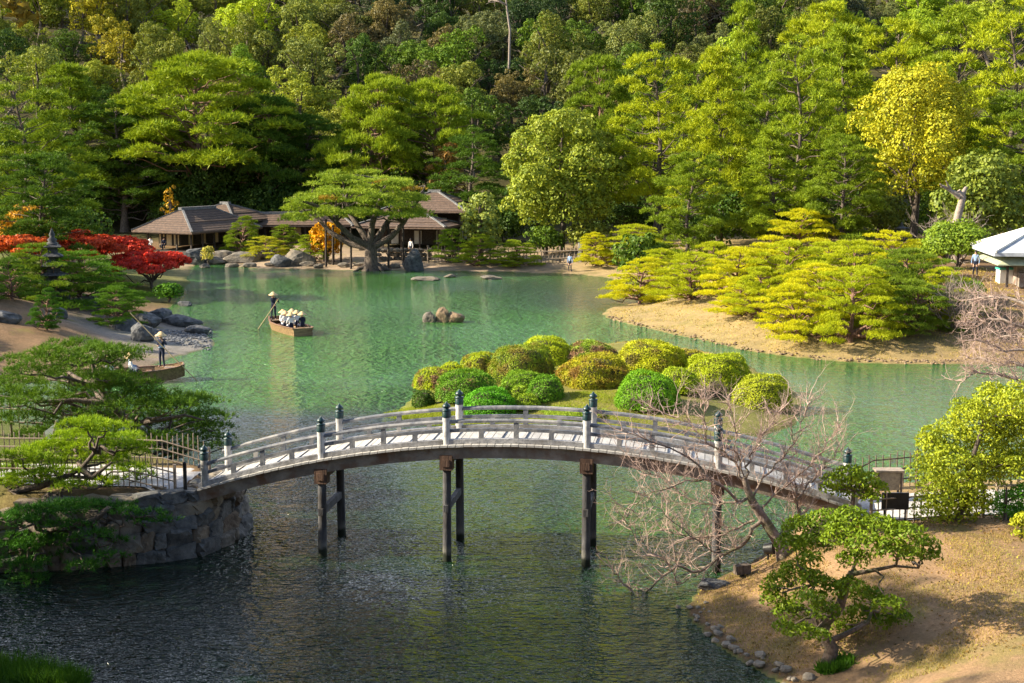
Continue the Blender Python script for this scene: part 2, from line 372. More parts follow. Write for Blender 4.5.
for (a_, b_, c_, d_) in WP_:
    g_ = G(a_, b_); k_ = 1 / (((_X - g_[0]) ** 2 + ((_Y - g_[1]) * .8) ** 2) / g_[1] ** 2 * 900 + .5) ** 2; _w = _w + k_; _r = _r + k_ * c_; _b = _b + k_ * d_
mb = MB(); nc_ = 121; i = np.arange(len(_y) - 1)[:, None] * nc_; j = np.arange(nc_ - 1)[None, :]
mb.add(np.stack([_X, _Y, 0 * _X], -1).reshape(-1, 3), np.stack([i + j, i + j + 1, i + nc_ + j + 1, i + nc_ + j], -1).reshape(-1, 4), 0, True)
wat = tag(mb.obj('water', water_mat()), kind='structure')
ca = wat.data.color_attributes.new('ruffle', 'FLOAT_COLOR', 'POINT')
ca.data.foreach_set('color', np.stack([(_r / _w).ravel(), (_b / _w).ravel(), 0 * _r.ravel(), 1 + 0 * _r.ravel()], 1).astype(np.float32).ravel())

# ------------------------------------------------------------------ foliage primitives
def unit(v): return v / (np.linalg.norm(v, axis=-1, keepdims=True) + 1e-9)
def blades(mb, P, D, Ln, W, rng, mat=0):
    n = len(P); D = unit(D); S = unit(np.cross(D, rng.normal(size=(n, 3))))
    Ln = Ln * rng.uniform(.6, 1.25, (n, 1)); w = W * .5
    V = np.stack([P - S * w, P + S * w, P + D * Ln], 1).reshape(-1, 3)
    mb.add(V, np.arange(3 * n).reshape(-1, 3), mat)
def leaves(mb, P, Nn, Ln, W, rng, mat=0, jit=.55):
    n = len(P); Nn = unit(unit(Nn) + jit * rng.normal(size=(n, 3))); D = unit(np.cross(Nn, rng.normal(size=(n, 3)))); S = np.cross(Nn, D)
    Ln = Ln * rng.uniform(.6, 1.3, (n, 1)); w = W * rng.uniform(.7, 1.2, (n, 1)) * .5
    V = np.stack([P - D * Ln * .5, P + S * w, P + D * Ln * .5, P - S * w], 1).reshape(-1, 3)
    mb.add(V, np.arange(4 * n).reshape(-1, 4), mat)
def pad_tufts(mb, pads, dens, k, Ln, W, rng, mat=0, up=.9):
    for (cx, cy, cz, rx, ry, rz) in pads:
        n = max(6, int(dens * PI * rx * ry)); a = rng.uniform(0, 2 * PI, n); r = np.sqrt(rng.uniform(0, 1, n))
        ph = rng.uniform(0, 6, 3); wob = 1 + .22 * np.sin(3 * a + ph[0]) + .14 * np.sin(5 * a + ph[1]) + .1 * np.sin(9 * a + ph[2])
        x = r * np.cos(a) * wob; y = r * np.sin(a) * wob
        z = np.sqrt(np.clip(1 - r * r, 0, 1)) * rng.uniform(.25, 1, n) - .25 * rng.uniform(0, 1, n) + .18 * np.sin(a * 4 + r * 7 + ph[0])
        P = np.stack([cx + x * rx, cy + y * ry, cz + z * rz], 1)
        D = np.stack([x, y, np.full(n, up)], 1)
        P = np.repeat(P, k, 0); D = np.repeat(unit(D), k, 0) + .75 * rng.normal(size=(n * k, 3))
        blades(mb, P, D, Ln, W, rng, mat)
def lobe_leaves(mb, lobes, dens, Ln, W, rng, mat=0, squash=1.0, jit=.5):
    for (cx, cy, cz, r) in lobes:
        n = max(10, int(dens * 4 * PI * r * r)); d = unit(rng.normal(size=(n, 3))); d[:, 2] = np.where(d[:, 2] < -.45, -d[:, 2], d[:, 2])
        ph = rng.uniform(0, 6, 3)
        rr = r * (.82 + .22 * rng.uniform(0, 1, n) + .13 * np.sin(4 * d[:, 0] + ph[0]) * np.sin(4 * d[:, 1] + ph[1]) + .08 * np.sin(9 * d[:, 2] + ph[2]))
        P = np.array([cx, cy, cz]) + d * rr[:, None] * np.array([1, 1, squash])
        leaves(mb, P, d, Ln, W, rng, mat, jit)
def limb(mb, p0, p1, r0, r1, rng, wig=.15, n=7, sides=6, sag=0.0, mat=0):
    p0 = np.asarray(p0, float); p1 = np.asarray(p1, float); t = np.linspace(0, 1, n)[:, None]; L = np.linalg.norm(p1 - p0)
    W = rng.normal(size=(n, 3)) * wig * L * .35; W[0] = 0; W[-1] = 0
    P = p0 + (p1 - p0) * t + W * np.sin(t * PI) + np.array([0, 0, -sag * L]) * np.sin(t * PI)
    mb.tube(P, np.linspace(r0, r1, n), sides, mat); return P

def pine(seed, Hh, R, npads, pad_r, flat=.28, crown0=.35, trunk_r=.3, lean=(0, 0), dens=30, k=4, Ln=.4, W=.09, shape='cone', bend=.05, sides=7, limb_r=.3):
    """tree meshes (crown, trunk) at the origin: trunk with bends, limbs ending in flat needle pads"""
    rng = np.random.default_rng(seed); cr = MB(); tr = MB()
    n = 9; t = np.linspace(0, 1, n)
    P = np.stack([lean[0] * t ** 1.4 + bend * Hh * np.sin(t * PI * 2.2 + rng.uniform(0, 6)) * t, lean[1] * t ** 1.4 + bend * Hh * np.sin(t * PI * 1.7 + rng.uniform(0, 6)) * t, t * Hh * .94], 1)
    tr.tube(P, trunk_r * (1 - .82 * t) * (1 + .5 * np.exp(-t * 14)), sides)
    pads = []
    for q in range(npads):
        f = (q + rng.uniform(0, 1)) / npads; h = crown0 + (1 - crown0) * f
        if shape == 'cone': env = (1 - f) ** .55 * (.65 + .35 * min(1, f * 5 + .4))
        elif shape == 'umbrella': env = math.sqrt(max(0, 1 - f ** 2.2)) 
        else: env = math.sqrt(max(.02, 1 - (2 * f - .75) ** 2 / 1.6))
        a = q * 2.399 + rng.uniform(-.5, .5); rr = R * env * math.sqrt(rng.uniform(.12, 1))
        ti = min(1, h); c = np.array([np.interp(ti, t, P[:, 0]), np.interp(ti, t, P[:, 1])])
        pr = pad_r * rng.uniform(.65, 1.3) * (1 - .35 * f)
        x, y, z = c[0] + rr * math.cos(a), c[1] + rr * math.sin(a), h * Hh - .04 * rr + rng.uniform(-.02, .02) * Hh
        pads.append((x, y, z, pr * rng.uniform(.85, 1.3), pr * rng.uniform(.85, 1.3), pr * flat * rng.uniform(.8, 1.4)))
        hb = max(.12, h - rr / Hh * rng.uniform(.15, .5)); b = [np.interp(hb, t, P[:, 0]), np.interp(hb, t, P[:, 1]), np.interp(hb, t, P[:, 2])]
        r0 = trunk_r * limb_r * (1 - .6 * hb)
        limb(tr, b, (x, y, z - pr * flat * .3), r0, r0 * .25, rng, .18, 6, 5)
    pad_tufts(cr, pads, dens, k, Ln, W, rng)
    return cr, tr

def broad(seed, Hh, R, nl, lobe_r=.34, dens=9, Ln=.4, W=.3, crown0=.3, trunk_r=.25, squash=.9, inner=True, limbs=6, jit=.5):
    rng = np.random.default_rng(seed); cr = MB(); tr = MB(); lobes = []
    cz = Hh * (crown0 + (1 - crown0) * .5); rz = Hh * (1 - crown0) * .5
    for q in range(nl):
        f = (q + .5) / nl; ph = math.acos(1 - 1.75 * f); a = q * 2.399 + rng.uniform(-.4, .4); lr = lobe_r * R * rng.uniform(.6, 1.4)
        sr = (R - lr * .8) * rng.uniform(.66, 1.14)
        lobes.append((sr * math.sin(ph) * math.cos(a) * rng.uniform(.8, 1.08), sr * math.sin(ph) * math.sin(a) * rng.uniform(.8, 1.08), cz + (rz - lr * .7) * math.cos(ph), lr))
    lobe_leaves(cr, lobes, dens, Ln, W, rng, squash=squash, jit=jit)
    if inner: lobe_leaves(cr, [(0, 0, cz - .05 * rz, R * .62)], dens * .35, Ln * 1.3, W * 1.3, rng, squash=rz / R * .8)
    tr.tube([(0, 0, -.3), (.02 * Hh, 0, Hh * .3), (0, .02 * Hh, Hh * .6), (0, 0, Hh * .8)], [trunk_r * 1.3, trunk_r, trunk_r * .7, trunk_r * .3], 7)
    for q in range(limbs):
        l = lobes[(q * 5 + 2) % nl]; limb(tr, (0, 0, Hh * rng.uniform(.2, .5)), l[:3], trunk_r * .45, trunk_r * .1, rng, .15, 6, 5)
    return cr, tr

def place(mm, loc, label, cat, name='pine_tree', group=None, color=(.08, .11, .02), s=(1, 1, 1), rz=0.0):
    root = thing(name, loc, label, cat, group, rz)
    if not isinstance(s, (tuple, list)): s = (s, s, s)
    root.scale = s
    c = link('crown', mm[0], root); c.color = (*color, 1)
    link('trunk', mm[1], root)
    return root
def meshes(pair, nm, leafm='needle', bark='bark'):
    return pair[0].mesh(nm + '_crown', M[leafm]), pair[1].mesh(nm + '_trunk', M[bark])

# ------------------------------------------------------------------ forest on the hill
OLV = (.115, .125, .035); GLD = (.17, .145, .025); ORG = (.15, .105, .035); MAU = (.10, .08, .05); GRY = (.095, .105, .055); DKG = (.035, .06, .022); MDG = (.06, .095, .02); BRT = (.13, .175, .02); YLG = (.16, .19, .025)
CNAME = {OLV: 'olive', GLD: 'golden', ORG: 'orange-brown', MAU: 'mauve-brown', GRY: 'grey-green', DKG: 'dark green', MDG: 'mid green', BRT: 'bright green', YLG: 'yellow-green'}
hp = []
for q in range(5):
    c_, t_ = MB(), MB(); rg_ = np.random.default_rng(100 + q)
    for e in range(4 + q % 3):
        a_ = e * 2.3 + rg_.uniform(0, 1); rr_ = 0 if e == 0 else rg_.uniform(1.8, 3.4); hh_ = rg_.uniform(6.5, 10.5) if e else 10; R_ = rg_.uniform(2.0, 3.2)
        c2_, t2_ = broad(1000 + 10 * q + e, hh_, R_, 13, .36, 17.0, .27, .20, .15, .22, .9, inner=False, limbs=2)
        for src, dst in ((c2_, c_), (t2_, t_)):
            for V_ in src.V: V_ += np.array([rr_ * math.cos(a_), rr_ * math.sin(a_), 0])
            for (Fc, m_, s_) in src.F: dst.F.append((Fc + dst.n, m_, s_))
            dst.V += src.V; dst.n += src.n
    for (Fc, m_, s_) in t_.F: c_.F.append((Fc + c_.n, 1, s_))
    c_.V += t_.V; c_.n += t_.n
    hp.append(c_.mesh('hillside_crown', [M['leaf'], M['bark']]))
rngH = np.random.default_rng(11)
ORD = ['first', 'second', 'third', 'fourth', 'fifth', 'sixth', 'seventh', 'eighth', 'ninth', 'tenth', 'eleventh', 'twelfth', 'thirteenth', 'fourteenth', 'fifteenth', 'sixteenth', 'seventeenth', 'eighteenth', 'nineteenth', 'twentieth',
       'twenty-first', 'twenty-second', 'twenty-third', 'twenty-fourth', 'twenty-fifth', 'twenty-sixth', 'twenty-seventh', 'twenty-eighth', 'twenty-ninth', 'thirtieth']
def hill_colour(px, py):
    r = rngH.uniform()
    if px < 330:
        pal = [OLV, OLV, GLD, MDG, GRY, DKG, GRY, MAU, OLV, MDG, MDG, YLG] if py > 25 else [OLV, GLD, YLG, ORG, MDG, OLV, OLV, GRY]
    elif px < 560: pal = [DKG, MDG, OLV, GRY, DKG, MAU, OLV]
    elif px < 760: pal = [OLV, GRY, MDG, MAU, DKG, OLV, MDG]
    else: pal = [MDG, OLV, BRT, GRY, YLG]
    return pal[int(r * len(pal))]
ROWS = ['lowest', 'second lowest', 'third lowest', 'fourth', 'third highest', 'second highest', 'highest']
HB = []
for k in range(7):
    Y0 = 186 + 14.5 * k; xs = np.arange(-.385 * Y0, .385 * Y0, 7.4) + (k % 2) * 3.7; cnt = 0
    for x in xs:
        x = x + rngH.uniform(-1.6, 1.6); Y = Y0 + rngH.uniform(-4, 4); z = gz(x, Y)
        s = rngH.uniform(.78, 1.25); px, py = to_px((x, Y, z + 8 * s))
        if px < -15 or px > 1040 or py < -45: continue
        if k == 0 and not (330 < px < 640): continue
        if k == 1 and px > 640: continue
        if k == 2 and px > 760: continue
        if k == 3 and px > 860: continue
        c = hill_colour(px, py); o = link('broadleaf_tree', hp[rngH.integers(5)]); o.location = (x, Y, z - .3)
        o.scale = (s, s, s * rngH.uniform(.85, 1.15)); o.rotation_euler = (0, 0, rngH.uniform(0, 6.28))
        j = rngH.uniform(.75, 1.35) if px < 330 else rngH.uniform(.5, 1.1); o.color = (c[0] * j, c[1] * j, c[2], 1)
        tag(o, f'{CNAME[c]} tree, {ORD[min(cnt, 29)]} from the left in the {ROWS[k]} row of the hillside wood', 'tree', 'trees of the wooded hillside'); cnt += 1

# ------------------------------------------------------------------ tall pine groves
TP = [meshes(pine(200 + q, 18, 5.8, 64 + 6 * q, 1.3, .62, .18, .38, (0, 0), 40, 4, .42, .085, 'cone' if q == 1 else 'round', .03), 'tall_pine') for q in range(4)]
WP = [meshes(pine(220 + q, 14, 7.0, 60, 1.6, .42, .40, .42, (1.0, 0), 36, 4, .42, .085, 'umbrella', .04), 'wide_pine', bark='bark_red') for q in range(3)]
def grove(lst, group):
    for q, (px, Y, top, wid, kind, v, col, label) in enumerate(lst):
        p = at_y(px, top, Y); z = gz(p[0], Y); hh = max(p[2] - z, 3)
        pr, H0, R0 = (TP, 18, 5.6) if kind == 't' else (WP, 14, 7.0)
        R = wid / 2 * Y / F
        place(pr[v % len(pr)], (p[0], Y, z - .2), label, 'pine tree', 'pine_tree', group, col, (R / R0, R / R0, hh / H0), q * 1.37 + .4)
PY = (.19, .21, .018); PM = (.10, .135, .018); PD = (.045, .08, .018); PL = (.14, .175, .02)
grove([
    (660, 143, 48, 105, 't', 0, PY, 'tall light yellow-green pine just right of the big dome-shaped tree'),
    (722, 132, 52, 100, 't', 1, PY, 'tall yellow-green pine whose bare trunk stands behind the left of the islet pines'),
    (700, 158, 62, 90, 't', 2, PM, 'mid green pine behind the two tallest light pines'),
    (768, 150, 75, 95, 't', 3, PM, 'pine with dense middle green crown between the yellow-green pine and the yellow tree'),
    (800, 128, 40, 100, 't', 0, PL, 'pine with a thick reddish trunk left of the yellow broadleaf tree'),
    (850, 150, 30, 120, 't', 1, PL, 'broad pine rising behind the yellow broadleaf tree, left side'),
    (905, 158, 20, 120, 't', 2, PY, 'sunlit pine directly above the yellow broadleaf tree'),
    (960, 150, 10, 120, 't', 3, PL, 'big pine above and right of the yellow broadleaf tree'),
    (1015, 140, 5, 130, 't', 0, PY, 'sunlit pine cut by the right edge at the top of the picture'),
    (830, 172, 5, 110, 't', 3, PY, 'pine crown touching the hillside wood above the yellow tree, left'),
    (1030, 120, 90, 120, 't', 2, PM, 'dark pine at the right edge behind the teahouse'),
    (745, 170, 8, 80, 't', 1, PL, 'slim pine standing up against the hillside above the grove'),
    (640, 165, 95, 80, 't', 1, PM, 'shaded pine partly behind the dome-shaped tree'),
    (690, 122, 150, 80, 't', 2, PM, 'lower pine filling the front of the right grove above the spreading shore pines'),
    (775, 122, 130, 90, 't', 1, PL, 'lower pine with yellow-green pads in front of the right grove'),
    (845, 118, 135, 80, 't', 3, PM, 'lower pine left below the yellow tree'),
    (975, 118, 150, 70, 't', 1, PM, 'lower pine behind the twisted dead trunk'),
], 'pines of the right grove')
grove([
    (20, 128, 80, 130, 't', 0, PM, 'big pine cut by the left edge above the red maples'),
    (75, 170, 68, 130, 't', 1, PM, 'tall pine right of the one at the left edge'),
    (120, 168, 100, 110, 't', 2, PD, 'dark pine behind the left end of the shingled pavilion'),
    (200, 170, 55, 190, 'w', 0, PL, 'wide flat-topped pine with layered crown above the shingled pavilion'),
    (150, 172, 112, 110, 't', 3, PM, 'pine under the left side of the wide flat-topped pine'),
    (262, 170, 95, 110, 'w', 1, PD, 'dark flat-topped pine right of the wide layered one'),
    (235, 174, 105, 100, 't', 2, PM, 'slender pine with bare lower trunk behind the pavilion roof'),
    (305, 172, 115, 100, 't', 3, PD, 'shaded pine behind the big spreading shore pine'),
    (40, 108, 150, 100, 't', 2, PD, 'low dark pine at the left edge behind the stone pagoda'),
    (368, 166, 76, 110, 'w', 2, PL, 'left one of the pair of broad pines above the thatched hall'),
    (432, 167, 80, 115, 'w', 0, PL, 'right one of the pair of broad pines above the thatched hall'),
    (400, 172, 110, 110, 't', 1, PM, 'pine between and behind the pair of broad pines'),
    (470, 156, 130, 90, 't', 0, PD, 'dark pine left of the dome-shaped tree'),
    (340, 166, 145, 80, 't', 2, PD, 'dark pine above the spreading shore pine'),
    (595, 172, 55, 90, 'w', 1, PM, 'flat layered pine on the slope above the dome-shaped tree'),
], 'pines of the left and middle grove')
# broadleaf specials
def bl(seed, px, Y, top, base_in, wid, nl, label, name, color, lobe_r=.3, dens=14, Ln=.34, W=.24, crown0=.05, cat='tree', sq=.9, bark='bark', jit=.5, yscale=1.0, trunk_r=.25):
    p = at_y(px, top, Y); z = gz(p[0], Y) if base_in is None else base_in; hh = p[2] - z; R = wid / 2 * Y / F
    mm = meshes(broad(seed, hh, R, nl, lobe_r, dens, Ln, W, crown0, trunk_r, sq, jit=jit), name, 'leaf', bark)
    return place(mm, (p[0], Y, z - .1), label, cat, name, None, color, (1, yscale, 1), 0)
bl(301, 562, 142, 108, None, 128, 60, 'huge dome-shaped broadleaf tree behind the far shore, yellow-green on its left', 'broadleaf_tree', (.135, .155, .035), .24, 14, .36, .2)
bl(302, 918, 122, 64, None, 138, 34, 'bright yellow broadleaf tree with bare forked trunks in the right grove', 'broadleaf_tree', (.22, .205, .025), .27, 20, .26, .18, .2, trunk_r=.3)
bl(303, 985, 108, 150, None, 105, 30, 'dull green rounded tree behind the twisted dead trunk', 'broadleaf_tree', (.10, .12, .035), .3)
bl(304, 480, 137, 192, None, 52, 22, 'pale grey-green rounded tree right of the thatched hall', 'broadleaf_tree', (.14, .16, .07), .32)
bl(305, 325, 138, 222, None, 42, 14, 'small orange maple under the left arm of the spreading shore pine', 'maple_tree', (.40, .20, .02), .34, 20)
bl(306, 170, 162, 182, None, 20, 8, 'small orange-leaved tree glowing in the shade above the pavilion roof', 'maple_tree', (.26, .15, .03), .36)
bl(307, 445, 162, 140, None, 44, 14, 'reddish-brown autumn tree between the broad pines', 'broadleaf_tree', (.15, .08, .04), .34)
bl(308, 25, 112, 205, None, 75, 16, 'orange-yellow autumn tree glowing behind the stone pagoda', 'maple_tree', (.26, .14, .03), .32, 18)
bl(309, 640, 120, 232, None, 60, 14, 'dark bushy tree behind the far fence', 'broadleaf_tree', (.05, .08, .02), .34)
bl(310, 735, 175, 25, None, 70, 16, 'bright green round tree at the foot of the hillside above the right grove', 'broadleaf_tree', BRT, .32, 10)
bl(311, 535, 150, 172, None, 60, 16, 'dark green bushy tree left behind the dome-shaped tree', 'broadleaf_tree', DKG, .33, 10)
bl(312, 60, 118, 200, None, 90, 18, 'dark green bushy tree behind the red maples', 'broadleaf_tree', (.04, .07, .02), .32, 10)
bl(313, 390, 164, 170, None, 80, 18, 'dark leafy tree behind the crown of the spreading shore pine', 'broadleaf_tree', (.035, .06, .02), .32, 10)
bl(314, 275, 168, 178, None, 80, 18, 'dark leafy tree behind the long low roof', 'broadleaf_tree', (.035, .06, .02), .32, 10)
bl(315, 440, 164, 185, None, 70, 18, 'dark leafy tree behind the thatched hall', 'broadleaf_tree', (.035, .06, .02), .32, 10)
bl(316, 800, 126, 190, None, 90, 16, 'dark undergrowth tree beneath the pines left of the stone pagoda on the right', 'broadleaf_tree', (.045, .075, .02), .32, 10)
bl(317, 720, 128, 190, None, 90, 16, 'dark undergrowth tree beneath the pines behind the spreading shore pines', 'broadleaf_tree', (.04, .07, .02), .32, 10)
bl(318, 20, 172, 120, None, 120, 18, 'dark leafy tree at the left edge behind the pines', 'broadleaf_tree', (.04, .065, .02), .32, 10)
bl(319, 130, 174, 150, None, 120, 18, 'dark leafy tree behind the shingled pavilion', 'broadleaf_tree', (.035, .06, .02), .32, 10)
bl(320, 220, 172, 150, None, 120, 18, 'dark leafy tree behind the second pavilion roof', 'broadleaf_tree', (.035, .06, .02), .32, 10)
for q, (px, Y, top, wid, colr, lb) in enumerate([
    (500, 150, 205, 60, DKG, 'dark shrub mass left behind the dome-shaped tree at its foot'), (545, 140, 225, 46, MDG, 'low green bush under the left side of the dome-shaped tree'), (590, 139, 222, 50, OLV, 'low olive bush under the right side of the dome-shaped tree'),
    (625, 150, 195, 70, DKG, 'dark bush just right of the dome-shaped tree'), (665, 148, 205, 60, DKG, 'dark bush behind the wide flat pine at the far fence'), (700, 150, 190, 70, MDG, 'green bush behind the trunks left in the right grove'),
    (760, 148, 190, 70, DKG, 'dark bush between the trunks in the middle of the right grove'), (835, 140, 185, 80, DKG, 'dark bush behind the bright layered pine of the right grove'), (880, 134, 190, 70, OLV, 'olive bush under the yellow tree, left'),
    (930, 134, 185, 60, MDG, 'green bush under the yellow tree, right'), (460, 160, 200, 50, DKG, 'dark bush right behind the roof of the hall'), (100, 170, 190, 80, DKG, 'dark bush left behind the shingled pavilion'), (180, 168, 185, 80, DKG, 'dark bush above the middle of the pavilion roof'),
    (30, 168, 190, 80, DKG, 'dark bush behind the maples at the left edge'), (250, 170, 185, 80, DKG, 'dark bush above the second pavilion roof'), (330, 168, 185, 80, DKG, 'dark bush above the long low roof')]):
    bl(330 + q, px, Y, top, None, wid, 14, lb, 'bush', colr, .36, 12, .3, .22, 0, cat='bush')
# red maples on the left shore
RED = (.52, .045, .03)
def hug(px, py, Y=None): 
    p = hit(px, py); return p
def maple(seed, px, base, top, wid, col, label):
    p = hit(px, base); hh = at_y(px, top, p[1])[2] - p[2]; R = wid / 2 * p[1] / F; rng = np.random.default_rng(seed); cr = MB(); tr = MB(); pads = []
    for q in range(26):
        a = q * 2.4; r = R * math.sqrt((q + .5) / 26) * rng.uniform(.85, 1.05); zz = hh * (.45 + .5 * math.sqrt(max(0, 1 - (r / R) ** 2)) * rng.uniform(.6, 1)); pr = R * rng.uniform(.2, .34)
        lobe_leaves(cr, [(r * math.cos(a), r * math.sin(a), zz, pr)], 34, .26, .2, rng, squash=.45, jit=.6)
        if q % 2: limb(tr, (0, 0, hh * .15), (r * math.cos(a), r * math.sin(a), zz), .07, .02, rng, .2, 6, 5)
    limb(tr, (0, 0, -.2), (.1, 0, hh * .5), .16, .08, rng, .1)
    place((cr.mesh('maple_crown', M['leaf']), tr.mesh('maple_trunk', M['bark'])), p, label, 'maple tree', 'maple_tree', None, col)
maple(401, 152, 288, 251, 78, (.34, .028, .036), 'vivid red maple at the waterside beside the round green bush')
maple(402, 120, 276, 237, 62, (.33, .035, .04), 'red maple just behind the brightest one, left of the pavilion')
maple(403, 78, 276, 231, 84, (.30, .04, .035), 'orange-red maple behind the layered pine on the left shore')
maple(404, 24, 276, 231, 62, (.29, .06, .035), 'faded red maple near the left edge left of the stone pagoda')

# ------------------------------------------------------------------ low layered pines (islet side and shore)
LP = [meshes(pine(250 + q, 3.6, 3.9, 40, 1.05, .21, .12, .20, (.5 * (-1) ** q, 0), 125, 5, .15, .028, 'umbrella', .08, limb_r=.45), 'layered_pine', bark='bark_red') for q in range(4)]
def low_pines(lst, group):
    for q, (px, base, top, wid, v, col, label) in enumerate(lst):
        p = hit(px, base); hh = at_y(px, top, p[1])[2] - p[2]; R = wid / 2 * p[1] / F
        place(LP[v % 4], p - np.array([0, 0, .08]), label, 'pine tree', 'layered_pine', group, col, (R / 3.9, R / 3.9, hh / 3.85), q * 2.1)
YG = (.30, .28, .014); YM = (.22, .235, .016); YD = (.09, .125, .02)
low_pines([
    (640, 304, 255, 76, 0, YG, 'small yellow-green pine with bent trunk on the left tip of the sandy bank'),
    (690, 300, 248, 78, 1, YM, 'yellow-green pine second from the left tip of the sandy bank'),
    (738, 302, 243, 86, 2, YG, 'yellow-green layered pine above the middle of the sandy bank'),
    (790, 300, 236, 90, 3, YM, 'layered pine standing behind the pines of the sandy bank, under the grove'),
    (795, 338, 282, 96, 0, YG, 'low pine hanging down the sandy bank with its branches near the water'),
    (850, 342, 262, 100, 1, YM, 'wide pine leaning over the bare brown slope'),
    (848, 305, 236, 100, 2, YM, 'layered pine on top of the mound left of the stone pagoda'),
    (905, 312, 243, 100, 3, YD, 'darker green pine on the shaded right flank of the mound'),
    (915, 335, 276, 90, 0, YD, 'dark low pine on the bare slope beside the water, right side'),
    (945, 318, 262, 70, 1, YM, 'pine at the right end of the mound, left of the teahouse'),
    (760, 318, 262, 70, 3, YM, 'compact pine between the two lowest pines of the sandy bank'),
    (890, 285, 226, 80, 1, YG, 'yellow-green pine in front of the stone pagoda, highest on the mound'),
    (715, 290, 238, 80, 3, YM, 'spreading pine at the back of the sandy bank'),
    (665, 292, 246, 70, 2, YM, 'pine pads filling the gap behind the leftmost pines of the bank'),
    (765, 290, 240, 90, 0, YG, 'pine in the middle of the mound behind the low bank pines'),
    (820, 318, 258, 90, 1, YG, 'pine just above the bare brown slope, left part'),
    (870, 318, 262, 90, 2, YM, 'pine just above the bare brown slope, right part'),
    (825, 288, 238, 90, 3, YM, 'pine in the thick of the mound, left of its highest point'),
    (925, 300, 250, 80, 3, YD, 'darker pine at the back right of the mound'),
    (740, 316, 272, 60, 1, YG, 'small low pine at the front of the sandy bank, left of the hanging one'),
    (800, 262, 205, 90, 2, YG, 'bright layered pine in front of the right grove, beneath the yellow tree'),
], 'layered pines on the right mound')
low_pines([
    (596, 266, 229, 40, 1, YG, 'small bright layered pine at the right end of the far fence'),
    (640, 262, 222, 84, 2, YM, 'wide flat pine spreading above the far fence'),
    (516, 267, 238, 50, 0, PL, 'low pine with a dark trunk in front of the far fence'),
    (478, 266, 232, 46, 2, PL, 'small layered pine left of the low dark-trunked one at the far fence'),
    (452, 262, 226, 42, 3, (.11, .16, .025), 'bright green layered pine in front of the thatched hall'),
    (265, 259, 234, 46, 1, (.25, .24, .03), 'small clipped yellow pine beside the shingled pavilion'),
    (243, 256, 214, 40, 0, PM, 'dark layered pine at the right corner of the shingled pavilion'),
    (310, 262, 232, 36, 3, PL, 'small pale pine left of the spreading pine, near the posts'),
    (285, 254, 222, 36, 2, PM, 'small dark pine in front of the long low roof'),
    (205, 0, 0, 0, 0, PM, ''),
][:-1], 'low pines along the far shore')
low_pines([
    (82, 306, 246, 120, 1, (.06, .115, .02), 'broad layered pine beside the stone pagoda on the left shore'),
    (45, 300, 238, 90, 3, (.09, .13, .02), 'layered pine behind the stone pagoda'),
    (118, 326, 282, 64, 2, (.06, .115, .02), 'low pine spreading over the rocks at the left shore'),
    (47, 330, 285, 34, 0, (.04, .09, .02), 'young slender pine alone on the brown slope at left'),
    (12, 300, 255, 60, 0, (.05, .09, .02), 'dark layered pine at the left edge'),
], 'pines on the left shore')

